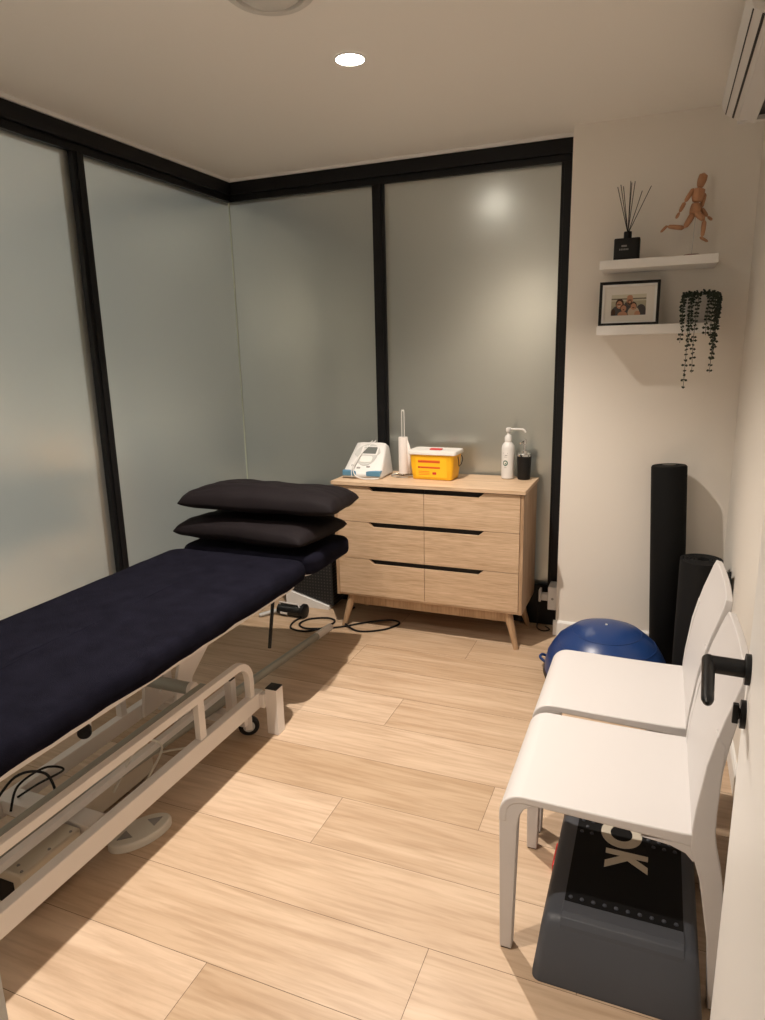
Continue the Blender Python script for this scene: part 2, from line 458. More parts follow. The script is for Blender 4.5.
# ------------------------------------------------------------------ air conditioner
ac = thing('air_conditioner', 'white wall-mounted split air conditioner high on the right wall', 'air conditioner', (0, 0, 0))
prof = [(XR - .001, 2.50), (.23, 2.497), (.165, 2.465), (.140, 2.425), (.133, 2.395), (.138, 2.372), (.150, 2.352), (.19, 2.330), (.19, 2.345), (.30, 2.340), (.30, 2.318), (XR - .001, 2.315)]
obj('housing', pr(prof, 2.12, 3.0, 'XZ'), M['white'], ac, smooth=True, bevel=.003, angle=30)
obj('outlet', bx(.19, .30, 2.15, 2.97, 2.333, 2.338), M['blackp'], ac, smooth=False)
for a, b in ((2.12, 2.15), (2.97, 3.0)): obj('end_cap', bx(.19, .30, a, b, 2.318, 2.345), M['white'], ac, smooth=False)
obj('louvre', pr([(.1885, 2.3312), (.190, 2.3275), (.245, 2.312), (.248, 2.316)], 2.22, 2.99, 'XZ'), M['white'], ac, smooth=False)
gb = bmesh.new(); prism(gb, [(.1478, 2.3545), (.1505, 2.352), (.1500, 2.3505), (.1470, 2.353)], 2.13, 2.985, 'XZ'); prism(gb, [(.170, 2.3405), (.176, 2.3370), (.1755, 2.3355), (.1695, 2.3390)], 2.13, 2.985, 'XZ')
obj('panel_gap', gb, M['blackp'], ac, smooth=False)

# ------------------------------------------------------------------ dresser
DX0, DX1, DY0, DY1 = -1.665, -.598, 3.34, 3.725
DZ0, DZ1 = .195, .858
dr = thing('dresser', 'light oak six-drawer dresser on splayed legs against the frosted glass', 'dresser', (0, 0, 0))
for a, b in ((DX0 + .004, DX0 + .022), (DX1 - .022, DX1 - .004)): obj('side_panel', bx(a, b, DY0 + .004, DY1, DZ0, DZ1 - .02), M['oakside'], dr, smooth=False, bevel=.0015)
obj('top_board', bx(DX0 - .006, DX1 + .004, DY0 - .008, DY1 + .004, DZ1 - .02, DZ1), M['oak'], dr, smooth=False, bevel=.0015)
cb = bmesh.new(); box(cb, DX0 + .022, DX1 - .022, DY0 + .010, DY1, DZ0, DZ0 + .018); box(cb, DX0 + .022, DX1 - .022, DY1 - .008, DY1, DZ0 + .018, DZ1 - .02)
obj('bottom_board', cb, M['oak'], dr, smooth=False)
obj('inner_carcass', bx(DX0 + .022, DX1 - .022, DY0 + .03, DY1 - .01, DZ0 + .018, DZ1 - .021), M['blackp'], dr, smooth=False)
xm = (DX0 + DX1) / 2
zr = [DZ0 + .012, DZ0 + .012 + .213, DZ0 + .012 + .426, DZ1 - .023]
for r in range(3):
    for s in range(2):
        a, b = (DX0 + .024, xm - .001) if s == 0 else (xm + .001, DX1 - .024)
        z0, z1 = zr[r] + .0015, zr[r + 1] - .0015
        hw, hd = .325, .025
        if s == 0: poly = [(a, z0), (b, z0), (b, z1 - hd), (b - hw + .03, z1 - hd), (b - hw, z1), (a, z1)]
        else: poly = [(a, z0), (b, z0), (b, z1), (a + hw, z1), (a + hw - .03, z1 - hd), (a, z1 - hd)]
        f = obj('drawer', pr(poly, DY0 + .003, DY0 + .021, 'XZ'), M['oak'], dr, smooth=False, bevel=.001)
        # dark finger pull set behind the cut-out
        q = (b - hw + .002, b) if s == 0 else (a, a + hw - .002)
        g = obj('pull', bx(q[0], q[1], DY0 + .0215, DY0 + .026, z1 - hd - .004, z1), M['blackp'], f, smooth=False)
lb = bmesh.new()
box(lb, DX0 + .07, DX1 - .07, DY0 + .03, DY0 + .05, DZ0 - .055, DZ0)
box(lb, DX0 + .07, DX1 - .07, DY1 - .05, DY1 - .03, DZ0 - .055, DZ0)
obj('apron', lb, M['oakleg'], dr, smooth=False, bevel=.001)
for sx, sy in ((0, 0), (1, 0), (0, 1), (1, 1)):
    tx = DX0 + .085 if sx == 0 else DX1 - .085; bxx = DX0 + .035 if sx == 0 else DX1 - .03
    ty = DY0 + .045 if sy == 0 else DY1 - .045; by = DY0 + .015 if sy == 0 else DY1 - .03
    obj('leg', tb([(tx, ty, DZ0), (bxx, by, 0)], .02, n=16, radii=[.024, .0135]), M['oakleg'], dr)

# ------------------------------------------------------------------ things on the dresser
ZT = DZ1 + .0005
# electrotherapy machine
mc = thing('therapy_machine', 'white and blue electrotherapy machine with grey screen on the dresser', 'machine', (-1.530, 3.545, ZT), R(2)); mc.scale = (.93, 1.02, 1.55)
W2 = .125
def machine_prof(x):
    return [(-.115, .004), (.10, .004), (.10, .105), (.06, .118), (-.095, .030), (-.118, .018)]
bm = bmesh.new()
rings = []
for i, x in enumerate([-1, -.94, -.6, 0, .6, .94, 1]):
    k = {0: .9, 1: .98, 2: 1, 3: 1, 4: 1, 5: .98, 6: .9}[i]
    tw = [(y * k if True else y, .004 + (z - .004) * k) for y, z in machine_prof(x)]
    ring = []
    for y, z in tw:
        xx = x * W2 * (1.0 - .22 * max(0, (z - .02)) / .1)
        ring.append((xx, y, z))
    rings.append(ring)
rings_solid(bm, rings)
obj('case', bm, M['white'], mc, bevel=.008, seg=3)
slope = math.atan2(.118 - .030, .06 + .095)
def on_slope(u, t, off=.001):      # u across, t along the sloped face
    y = -.095 + t * math.cos(slope); z = .030 + t * math.sin(slope)
    return (u, y - math.sin(slope) * off, z + math.cos(slope) * off)
def slope_plate(name, poly, m, th=.003, off=.0006, parent=None):
    bm = bmesh.new(); A = [bm.verts.new(on_slope(u, t, off)) for u, t in poly]; B = [bm.verts.new(on_slope(u, t, off + th)) for u, t in poly]
    bm.faces.new(A); bm.faces.new(B); n = len(poly)
    for i in range(n): bm.faces.new((A[i], A[(i + 1) % n], B[(i + 1) % n], B[i]))
    return obj(name, bm, m, parent or mc, smooth=False)
ov = [(.082 * math.cos(2 * PI * i / 28) * (1.0 if math.sin(2 * PI * i / 28) > 0 else .8), .095 + .068 * math.sin(2 * PI * i / 28)) for i in range(28)]
slope_plate('control_panel', ov, M['greyp'], .002)
slope_plate('bezel', rrect(-.045, .062, .092, .146, .006), M['white'], .003, .0012)
slope_plate('screen', rrect(-.030, .054, .098, .139, .004), M['screen'], .002, .0036)
slope_plate('keypad', rrect(-.035, .04, .045, .082, .012), M['lidw'], .002, .0026)
for u, t in ((-.068, .026), (-.03, .012), (.03, .020)):
    slope_plate('button', rrect(u - .012, u + .012, t - .004, t + .004, .003), M['ink'], .002)
for sgn in (-1, 1):
    pb = bmesh.new()
    pts = [(.03, -.119), (.122, -.119), (.122, -.055), (.10, -.075), (.055, -.110)]
    prism(pb, [(sgn * a, b) for a, b in pts], .010, .030, 'XY')
    obj('corner_bumper', pb, M['bluep'], mc, smooth=False, bevel=.004)
cab = spline([(-.005, .085, .121), (-.03, .0, .092), (-.05, -.07, .055), (-.05, -.118, .034), (-.03, -.130, .012), (.02, -.135, .0035), (.08, -.13, .0035), (.115, -.10, .0035), (.118, -.04, .004)], 8)
obj('lead', tb(cab, .0028, n=8), M['white'], mc)
cab = spline([(.02, .08, .122), (-.02, .01, .097), (-.055, -.06, .062), (-.06, -.117, .036), (-.055, -.129, .006)], 8)
obj('lead', tb(cab, .0026, n=8), M['white'], mc)
# paper towel holder
ph = thing('paper_towel_holder', 'chrome upright holder with a nearly used white paper roll on the dresser', 'paper towel holder', (-1.328, 3.575, ZT)); ph.scale = (1.15, 1.15, 1.36)
obj('base_ring', tb([(.06 * math.cos(2 * PI * i / 30), .06 * math.sin(2 * PI * i / 30), .003) for i in range(31)], .003, n=8, cap=False), M['chrome'], ph)
obj('base_bar', tb([(-.06, 0, .003), (.06, 0, .003)], .0028, n=8), M['chrome'], ph)
pl = spline([(-.006, 0, .003), (-.006, 0, .15), (-.006, 0, .262), (0, 0, .270), (.006, 0, .262), (.006, 0, .15), (.006, 0, .003)], 4)
obj('pole', tb(pl, .0026, n=8), M['polished'], ph)
obj('paper_roll', lath([(.010, .012), (.023, .012), (.0235, .02), (.0235, .158), (.022, .163), (.010, .163)], n=28, cap=False), M['tissue'], ph)
sb = bmesh.new()
v = [[(.022, -.004, .162), (.035, -.005, .128), (.047, -.004, .09), (.053, -.002, .06)], [(.0225, -.008, .012), (.034, -.012, .012), (.046, -.012, .018), (.053, -.006, .055)]]
v = [[(.020, .002, .162), (.034, -.003, .130), (.046, -.002, .095), (.056, 0, .072)], [(.020, .001, .012), (.034, -.006, .012), (.045, -.004, .012), (.055, 0, .040)]]
G = [[sb.verts.new(p) for p in row] for row in v]
for i in range(3): sb.faces.new((G[0][i], G[0][i + 1], G[1][i + 1], G[1][i]))
so = obj('loose_sheet', sb, M['tissue'], ph); so.modifiers.new('s', 'SOLIDIFY').thickness = .0015
# yellow sharps container
yc = thing('sharps_container', 'yellow plastic sharps container with white lid on the dresser', 'container', (-1.135, 3.565, ZT), R(-2)); yc.scale = (1.02, 1.02, 1.10)
rg = []
for z, k in ((.001, .84), (.004, .87), (.06, .93), (.128, .985), (.130, 1.0)):
    rg.append([(x * k, y * k, z) for x, y in rrect(-.128, .128, -.075, .075, .018)])
obj('tub', rings_solid(bmesh.new(), rg), M['yellow'], yc)
rg = []
for z, k in ((.126, 1.03), (.128, 1.055), (.140, 1.055), (.145, 1.03), (.1455, .97), (.1435, .955)):
    rg.append([(x * k, y * k, z) for x, y in rrect(-.130, .130, -.077, .077, .02)])
obj('lid', rings_solid(bmesh.new(), rg), M['lidw'], yc)
obj('red_flap', bx(-.028, .036, -.018, .016, .1437, .150), M['red'], yc, bevel=.002)
def front_y(z): return -.075 * (.87 + (.985 - .87) * (z - .004) / .124)
def sticker(x0, x1, z0, z1, m, name='sticker', off=.0015):
    bm = bmesh.new(); ring = [(x0, front_y(z0) - off, z0), (x1, front_y(z0) - off, z0), (x1, front_y(z1) - off, z1), (x0, front_y(z1) - off, z1)]
    A = [bm.verts.new(p) for p in ring]; B = [bm.verts.new((p[0], p[1] + .002, p[2])) for p in ring]
    bm.faces.new(A); bm.faces.new(B)
    for i in range(4): bm.faces.new((A[i], A[(i + 1) % 4], B[(i + 1) % 4], B[i]))
    return obj(name, bm, m, yc, smooth=False)
lbp = bmesh.new()
sticker(-.088, .086, .014, .108, mat('label_yellow', (.92, .53, .02), .45), 'label_panel', .0008)
sticker(-.075, .050, .086, .100, M['orange'])
sticker(-.072, .047, .0905, .0945, M['darkred'], 'print_line', .002)
sticker(-.075, .050, .058, .068, M['orange'])
sticker(-.075, -.064, .060, .066, M['darkred'], 'print_line', .002)
sticker(-.060, .047, .061, .0635, M['darkred'], 'print_line', .002)
sticker(.006, .028, .028, .040, M['red'])
for z in (.025, .033, .041): sticker(-.073, -.010, z, z + .0025, M['orange'], 'print_line')
hb = spline([(.136, -.03, .118), (.142, -.035, .095), (.138, -.02, .072), (.135, .0, .068), (.138, .02, .074), (.142, .033, .097), (.136, .03, .118)], 6)
obj('wire_handle', tb(hb, .0022, n=8), M['blackp'], yc)
# white pump bottle
pbt = thing('pump_bottle', 'tall white lotion bottle with long pump nozzle on the dresser', 'bottle', (-.752, 3.655, ZT)); pbt.scale = (1.12, 1.12, 1.23)
obj('bottle', lath([(.0, .0005), (.027, .0005), (.031, .004), (.031, .135), (.029, .146), (.022, .156), (.0165, .162), (.0165, .168)], n=36, cap=False), M['white'], pbt)
obj('collar', lath([(.0165, .165), (.0175, .166), (.0175, .182), (.012, .192), (.006, .195), (.005, .212)], n=28, cap=False), M['white'], pbt)
nb = tb(spline([(-.002, 0, .218), (.03, -.002, .219), (.066, -.004, .219), (.078, -.005, .213), (.083, -.005, .205)], 6), .0042, n=10)
lathe(nb, [(.011, .208), (.0125, .212), (.0125, .222), (.009, .225)], n=20)
obj('nozzle', nb, M['white'], pbt)
def curved_mark(parent, rad, a0, a1, z0, z1, m, name='print_mark', off=.0006, n=6):
    bm = bmesh.new(); lo, hi = [], []
    for i in range(n + 1):
        a = R(a0 + (a1 - a0) * i / n); c, s = math.cos(a), math.sin(a)
        lo.append(bm.verts.new(((rad + off) * c, (rad + off) * s, z0))); hi.append(bm.verts.new(((rad + off) * c, (rad + off) * s, z1)))
    for i in range(n): bm.faces.new((lo[i], lo[i + 1], hi[i + 1], hi[i]))
    return obj(name, bm, m, parent, smooth=False)
for a0, a1, z0, z1 in ((-125, -120, .114, .117), (-86, -81, .114, .117), (-121, -117, .106, .109), (-108, -84, .1045, .1075), (-118, -86, .098, .0995), (-116, -88, .054, .0552), (-112, -92, .0505, .0516)):
    curved_mark(pbt, .031, a0, a1, z0, z1, M['ink'])
def disc_mark(parent, rad, ang, z, r, m, name, off):
    bm = bmesh.new(); vs = []
    for i in range(24):
        t = 2 * PI * i / 24; a = R(ang) + r * math.cos(t) / rad
        vs.append(bm.verts.new(((rad + off) * math.cos(a), (rad + off) * math.sin(a), z + r * math.sin(t))))
    c = bm.verts.new(((rad + off) * math.cos(R(ang)), (rad + off) * math.sin(R(ang)), z))
    for i in range(24): bm.faces.new((vs[i], vs[(i + 1) % 24], c))
    return obj(name, bm, m, parent, smooth=False)
disc_mark(pbt, .031, -102, .072, .0125, M['green'], 'round_emblem', .0006)
disc_mark(pbt, .031, -102, .072, .0075, M['lidw'], 'emblem_centre', .0010)
disc_mark(pbt, .031, -100, .070, .0035, M['green'], 'emblem_leaf', .0014)
# black soap dispenser
sd = thing('soap_dispenser', 'black soap dispenser with chrome pump at the right end of the dresser', 'soap dispenser', (-.664, 3.655, ZT)); sd.scale = (1.12, 1.12, 1.28)
obj('cup', lath([(.0, .0005), (.029, .0005), (.031, .004), (.033, .06), (.034, .099), (.032, .100)], n=36, cap=False), M['blackp'], sd)
obj('chrome_cap', lath([(.0345, .099), (.0345, .106), (.031, .110), (.014, .111), (.014, .120), (.010, .123), (.0, .123)], n=32, cap=False), M['chrome'], sd)
pb = lath([(.006, .12), (.006, .148), (.010, .150), (.010, .166), (.007, .169), (.0, .169)], n=20, cap=False)
tube(pb, [(0, 0, .160), (-.012, -.03, .160), (-.014, -.036, .155)], .0045, n=10)
obj('pump', pb, M['chrome'], sd)

# ------------------------------------------------------------------ shelves and what stands on them
SX0, SX1, SYF = -.298, .187, 3.385
SU0, SU1, SL0, SL1 = 1.887, 1.925, 1.600, 1.641
tag(obj('wall_shelf', bx(SX0, SX1, SYF, YP - .001, SU0, SU1), M['trimw'], smooth=False, bevel=.0015), 'upper white floating wall shelf holding a reed diffuser and wooden figure', 'shelf', 'white floating shelves')
tag(obj('wall_shelf', bx(SX0, SX1, SYF, YP - .001, SL0, SL1), M['trimw'], smooth=False, bevel=.0015), 'lower white floating wall shelf holding a framed photo and trailing plant', 'shelf', 'white floating shelves')
# reed diffuser
rd = thing('reed_diffuser', 'black reed diffuser bottle with dark sticks on the upper shelf', 'diffuser', (-.189, 3.47, SU1 + .0003)); rd.scale = (1.05, 1, 1.10)
rg = []
for z, k in ((.0, .97), (.003, 1), (.083, 1.0), (.088, .96), (.0885, .4)):
    rg.append([(x * k, y * k, z) for x, y in rrect(-.053, .053, -.028, .028, .008)])
obj('bottle', rings_solid(bmesh.new(), rg), M['blackp'], rd)
obj('neck', lath([(.0165, .088), (.0165, .112), (.0155, .115), (.006, .115)], n=28, cap=False), M['blackp'], rd)
for tx, ty, tz in ((-.052, .01, .292), (-.040, .018, .300), (-.028, .0, .290), (.001, -.01, .306), (.004, .02, .305), (.018, .0, .305), (.048, .012, .268), (.083, .015, .284)):
    obj('reed', tb([(tx * -.12, ty * -.15, .085), (tx, ty, tz)], .0016, n=7), M['blackp'], rd)
tx = obj('printed_name', bx(-.022, .0, -.0288, -.0283, .054, .061), M['ink'], rd, smooth=False)
mk = bmesh.new()
for i in range(6): box(mk, -.030 + i * .0065, -.0255 + i * .0065, -.0288, -.0283, .041, .0475)
obj('printed_line', mk, M['ink'], rd, smooth=False)
# wooden artist figure
fg = thing('wooden_mannequin', 'jointed wooden artist figure in running pose on the upper shelf', 'figurine', (.082, 3.49, SU1 + .0003))
def limb(name, a, b, r0, r1, rm=None, m=None, parent=None):
    a, b = Vector(a), Vector(b); n = 9; pts = []; rad = []
    rm = rm or max(r0, r1) * 1.12
    for i in range(n):
        t = i / (n - 1); pts.append(a.lerp(b, t))
        base = r0 + (r1 - r0) * t; bulge = (rm - (r0 + r1) / 2) * math.sin(PI * t)
        end = min(1, math.sqrt(max(0, 1 - (2 * abs(t - .5)) ** 6)) + .25)
        rad.append(max(.0012, (base + bulge) * end))
    return obj(name, tb(pts, 1, n=14, radii=rad), m or M['mannequin'], parent or fg)
def fp(x, z, y=0): return (x - .082, y, z - SU1)
obj('base', lath([(.0, 0), (.037, 0), (.038, .003), (.036, .010), (.033, .012), (.0, .012)], n=36, cap=False), M['copper'], fg)
obj('rod', tb([(0, 0, .01), fp(.088, 2.105)], .0017, n=8), M['steel'], fg)
limb('head', fp(.094, 2.207), fp(.109, 2.268), .010, .0155, .0185)
limb('neck', fp(.090, 2.198), fp(.095, 2.212), .006, .006, .0065)
limb('chest', fp(.093, 2.212), fp(.087, 2.148), .0255, .016, .025)
limb('hips', fp(.087, 2.153), fp(.083, 2.100), .0165, .022, .0230)
for y, pts in ((-.012, [(.072, 2.208), (.040, 2.155), (.021, 2.115), (.008, 2.090)]), (.012, [(.118, 2.190), (.108, 2.130), (.136, 2.092), (.156, 2.076)])):
    limb('upper_arm', fp(*pts[0], y), fp(*pts[1], y * 1.3), .0088, .0074)
    limb('forearm', fp(*pts[1], y * 1.3), fp(*pts[2], y * 1.3), .0076, .0058)
    limb('hand', fp(*pts[2], y * 1.3), fp(*pts[3], y * 1.3), .0042, .0046, .0066)
for y, pts in ((.008, [(.080, 2.112), (.046, 2.052), (-.026, 2.064), (-.025, 2.068), (-.052, 2.041)]), (-.010, [(.084, 2.112), (.124, 2.075), (.120, 2.006), (.110, 2.007), (.145, 1.985)])):
    limb('thigh', fp(*pts[0], y), fp(*pts[1], y), .0125, .0095, .0135)
    limb('shin', fp(*pts[1], y), fp(*pts[2], y), .0095, .0070, .0102)
    limb('foot', fp(*pts[3], y), fp(*pts[4], y), .0055, .0045, .0062)
# framed family photo (leaning against the wall)
pf = thing('picture_frame', 'black framed photo of a smiling group in white mount on the lower shelf', 'picture frame', (-.168, 3.48, SL1 + .0003), R(2)); pf.scale = (1.07, 1, 1.07)
FW, FH = .124, .188
tl = R(-6)
def FP(o):
    o.rotation_euler = (tl, 0, 0); return o
fr = bmesh.new(); w = .0125
box(fr, -FW, FW, 0, .018, 0, w); box(fr, -FW, FW, 0, .018, FH - w, FH); box(fr, -FW, -FW + w, 0, .018, w, FH - w); box(fr, FW - w, FW, 0, .018, w, FH - w)
FP(obj('frame', fr, M['blackp'], pf, smooth=False, bevel=.001))
FP(obj('backing', bx(-FW + .003, FW - .003, .012, .017, .003, FH - .003), M['blackp'], pf, smooth=False))
bz = bmesh.new(); u0, u1, w0, w1 = -FW + w, FW - w, w, FH - w
box(bz, u0, u0 + .009, .003, .012, w0, w1); box(bz, u1 - .009, u1, .003, .012, w0, w1); box(bz, u0 + .009, u1 - .009, .003, .012, w1 - .009, w1); box(bz, u0 + .009, u1 - .009, .003, .012, w0, w0 + .006)
FP(obj('inner_slip', bz, M['trimw'], pf, smooth=False))
FP(obj('mount', bx(u0 + .002, u1 - .002, .010, .0115, w0 + .002, w1 - .002), M['paper'], pf, smooth=False))
px0, px1, pz0, pz1 = -.073, .070, .045, .133
FP(obj('photo_print', bx(px0, px1, .0094, .0100, pz0, pz1), [M['pbg']], pf, smooth=False))
def blob(bm, cx, cz, rx, rz, y, mi=0, n=18, cut=None):
    vs = []
    for i in range(n):
        a = 2 * PI * i / n; x = cx + rx * math.cos(a); z = cz + rz * math.sin(a)
        vs.append(bm.verts.new((min(max(x, px0), px1), y, min(max(z, pz0), pz1))))
    f = bm.faces.new(vs); f.material_index = mi
ph_ = bmesh.new()
mats_ph = [M['pbg2'], M['pdark'], M['hair'], M['skin'], M['pcloth'], M['red']]
def band(z0, z1, mi, y):
    vs = [ph_.verts.new(p) for p in ((px0, y, z0), (px1, y, z0), (px1, y, z1), (px0, y, z1))]; f = ph_.faces.new(vs); f.material_index = mi
band(.106, .110, 0, .00935); band(.113, .116, 1, .00935); band(.118, .133, 0, .00935)
for cx, cz, rx, rz, mi, y in ((-.045, .050, .030, .036, 1, .0092), (.003, .070, .026, .040, 1, .0092), (.050, .058, .022, .032, 1, .0092), (-.064, .052, .010, .022, 2, .0091),
        (.020, .055, .024, .026, 4, .0090), (-.025, .048, .020, .014, 3, .0090), (.036, .050, .012, .012, 3, .0089),
        (-.038, .094, .017, .022, 2, .0088), (-.039, .090, .0125, .0165, 3, .0087), (.003, .108, .0135, .021, 3, .0088), (.003, .122, .0115, .008, 3, .0087), (.003, .098, .010, .010, 2, .0086), (.003, .101, .006, .006, 3, .0085),
        (-.022, .076, .0125, .0155, 2, .0086), (-.021, .074, .0112, .0135, 3, .0085), (.020, .084, .0125, .0165, 2, .0086), (.019, .081, .0112, .014, 3, .0085),
        (-.041, .091, .009, .002, 2, .0084), (-.040, .084, .005, .0018, 0, .0083), (.003, .109, .009, .0018, 2, .0084), (.019, .076, .005, .0018, 2, .0084), (-.021, .069, .004, .0015, 2, .0084)):
    blob(ph_, cx, cz, rx, rz, y, mi)
FP(obj('photo_figures', ph_, mats_ph, pf, smooth=False))
# trailing plant
tp = thing('trailing_plant', 'trailing plant with dark leafy strands in a pale ribbed pot on lower shelf', 'plant', (.130, 3.455, SL1 + .0003))
pp = []
for z, r in ((.0, .045), (.003, .048), (.05, .055), (.112, .062), (.116, .061), (.112, .056), (.098, .054)):
    ring = []
    for i in range(96):
        a = 2 * PI * i / 96; rr = r * (1 + .02 * math.cos(24 * a)); ring.append((rr * math.cos(a), rr * math.sin(a), z))
    pp.append(ring)
obj('pot', rings_solid(bmesh.new(), pp), M['pot'], tp)
obj('soil', lath([(.0, .099), (.0535, .099), (.0535, .101), (.0, .102)], n=24, cap=False), M['stem'], tp)
def leaf_at(bm, p, direc, ln, wd):
    d_ = direc.normalized(); s_ = d_.cross(Vector((.2, 1, .3)))
    s_.normalize(); nrm = s_.cross(d_)
    a = bm.verts.new(p); e = bm.verts.new(p + d_ * ln); mid = p + d_ * ln * .55
    ring = [bm.verts.new(mid + s_ * wd * .5 * cs + nrm * wd * .28 * sn) for cs, sn in ((1, 0), (.6, 1), (-.6, 1), (-1, 0), (-.6, -.6), (.6, -.6))]
    for i in range(6):
        bm.faces.new((a, ring[i], ring[(i + 1) % 6])); bm.faces.new((e, ring[(i + 1) % 6], ring[i]))
rnd = random.Random(11)
strands = [(-.060, -.050, -.085), (-.034, -.078, -.285), (-.008, -.082, -.215), (.030, -.080, -.055), (.057, -.060, -.095), (.062, -.076, -.130), (.050, -.082, -.215), (-.058, -.064, -.045), (.068, -.03, -.03), (.045, -.075, -.06), (-.03, -.076, -.10), (.066, -.05, -.16)]
for x, y, zend in strands:
    top = Vector((x * .5, y * .45, .106)); rim = Vector((x * 1.0, y * .86, .124)); over = Vector((x * 1.14, y * 1.12, .095))
    end = Vector((x * 1.1 + rnd.uniform(-.012, .004), min(y * 1.18, -.02), zend))
    if over.y > -.075: over.y = max(over.y, -.3)
    midp = over.lerp(end, .5) + Vector((rnd.uniform(-.006, .006), rnd.uniform(-.004, .002), 0))
    pth = spline([top, rim, over, midp, end], 10)
    st = obj('strand', tb(pth, .0011, n=5), M['stem'], tp)
    lb = bmesh.new()
    ln_tot = 0
    for a, b in zip(pth, pth[1:]):
        seg = (b - a).length; ln_tot += seg
        if ln_tot > (.0105 if a.z > -.03 else .0165):
            ln_tot = 0; t = (b - a).normalized()
            base = rnd.uniform(0, PI)
            frac = (a.z - end.z)
            sz = .0135 if a.z > -.02 else (.0150)
            for q in range(2 + (1 if a.z > 0 else 0)):
                an = base + q * PI * (1 if a.z <= 0 else .67); side = Vector((math.cos(an), math.sin(an) * .7, -.35 + rnd.uniform(-.3, .5)))
                leaf_at(lb, a, side, sz * rnd.uniform(.8, 1.25), sz * .85)
    obj('leaves', lb, M['leaf'], st, smooth=False)
cb = bmesh.new()
for i in range(150):
    a = rnd.uniform(0, 2 * PI); r = .066 * math.sqrt(rnd.random())
    p = Vector((r * math.cos(a), r * math.sin(a) * .9, .108 + rnd.uniform(0, .024)))
    leaf_at(cb, p, Vector((math.cos(a) + rnd.uniform(-.6, .6), math.sin(a) + rnd.uniform(-.6, .6), rnd.uniform(-.2, .8))), .016, .0105)
obj('crown_leaves', cb, M['leaf'], tp, smooth=False)

# ------------------------------------------------------------------ socket + plug
so = thing('power_socket', 'small white wall socket low beside the dresser, at the corner of the shelf wall', 'socket', (0, 0, 0))
obj('socket_plate', bx(-.512, XP - .0005, 3.628, 3.735, .135, .268), M['white'], so, bevel=.004)
obj('rocker', lath([(.007, 0), (.007, -.002)], (-.486, 3.628, .20), 16, axis='Y'), M['ink'], so)
pg = thing('plug', 'white power plug in the low socket beside the dresser', 'plug', (0, 0, 0))
obj('plug_body', bx(-.554, -.5125, 3.66, 3.70, .172, .212), M['white'], pg, bevel=.006)
pb = bmesh.new(); box(pb, -.567, -.554, 3.655, 3.705, .165, .235)
obj('plug_back', pb, M['white'], pg, bevel=.004)
obj('plug_cord', tb(spline([(-.569, 3.68, .166), (-.572, 3.68, .1), (-.573, 3.685, .03), (-.568, 3.66, .006), (-.53, 3.63, .006), (-.50, 3.66, .006), (-.53, 3.70, .006)], 6), .0035, n=8), M['blackp'], pg)

# ------------------------------------------------------------------ exercise gear by the shelf wall
bo = thing('balance_trainer', 'blue half-dome balance trainer on the floor below the shelves', 'balance trainer', (-.168, 3.145, 0))
RB = .278
prof = [(RB - .05, .0), (RB, .012), (RB + .006, .03), (RB + .002, .045)]
obj('platform', lath([(.0, 0.0005)] + [(r, z + .0005) for r, z in prof] + [(.0, .046)], n=56, cap=False), M['blackp'], bo)
dm = []
for i in range(15):
    a = PI / 2 * i / 14; dm.append((RB * math.cos(a) ** .92 if i < 14 else .0, .044 + .243 * math.sin(a)))
obj('dome', lath(dm, n=64, cap=False), M['blue'], bo)
for zz, rr in ((.20, 1),):
    pass
rib = bmesh.new()
for k in (3, 6, 9):
    r, z = dm[k]; tube(rib, [(r * math.cos(2 * PI * i / 64), r * math.sin(2 * PI * i / 64), z + .0008) for i in range(65)], .0016, n=6, cap=False)
obj('dome_ring', rib, M['blue'], bo)
obj('valve', lath([(.006, .284), (.006, .290), (.0, .2905)], (0, -.01, 0), n=14, cap=False), M['white'], bo)
for s in (-1, 1):
    hp = spline([(s * RB * .985, -.03, .035), (s * (RB + .03), -.022, .05), (s * (RB + .036), 0, .055), (s * (RB + .03), .022, .05), (s * RB * .985, .03, .035)], 6)
    ho = obj('side_grip', tb(hp, .007, n=8), M['blue'], bo)
bo.rotation_euler = (0, 0, R(-12))

fr_ = thing('foam_roller', 'tall black foam roller standing upright against the shelf wall', 'foam roller', (.085, 3.465, .0005))
ax = Vector((-.050, .035, .985)).normalized()
q = Vector((0, 0, 1)).rotation_difference(ax); fr_.rotation_mode = 'QUATERNION'; fr_.rotation_quaternion = q
fr_.location = (.105, 3.475, .006)
obj('roller', lath([(.0, 0), (.076, 0), (.081, .006), (.081, .976), (.076, .983), (.0, .984)], n=48, cap=False), M['blackr'], fr_)
em = bmesh.new(); lathe(em, [(.030, .9842), (.030, .9860), (.0, .9862)], n=24, cap=False)
obj('end_disc', em, M['blackp'], fr_)

ym = thing('yoga_mat', 'rolled black exercise mat standing on end behind the white chairs', 'exercise mat', (.218, 3.26, 0))
sp = []
N = 150
for i in range(N + 1):
    t = i / N; a = t * 2 * PI * 4.6 + R(110); r = .024 + .070 * t
    sp.append(Vector((r * math.cos(a), r * math.sin(a), 0)))
tail = sp[-1]; tdir = (sp[-1] - sp[-2]).normalized()
bm = bmesh.new(); th = .0105
prof_out = []; prof_in = []
for i, p in enumerate(sp):
    t = (sp[min(i + 1, N)] - sp[max(i - 1, 0)]).normalized(); n_ = Vector((t.y, -t.x, 0))
    prof_out.append(p + n_ * th / 2); prof_in.append(p - n_ * th / 2)
loop = [(p.x, p.y) for p in prof_out] + [(p.x, p.y) for p in reversed(prof_in)]
lo = [bm.verts.new((x, y, .001)) for x, y in loop]; hi = [bm.verts.new((x, y, .605)) for x, y in loop]
n = len(loop)
for i in range(n): bm.faces.new((lo[i], lo[(i + 1) % n], hi[(i + 1) % n], hi[i]))
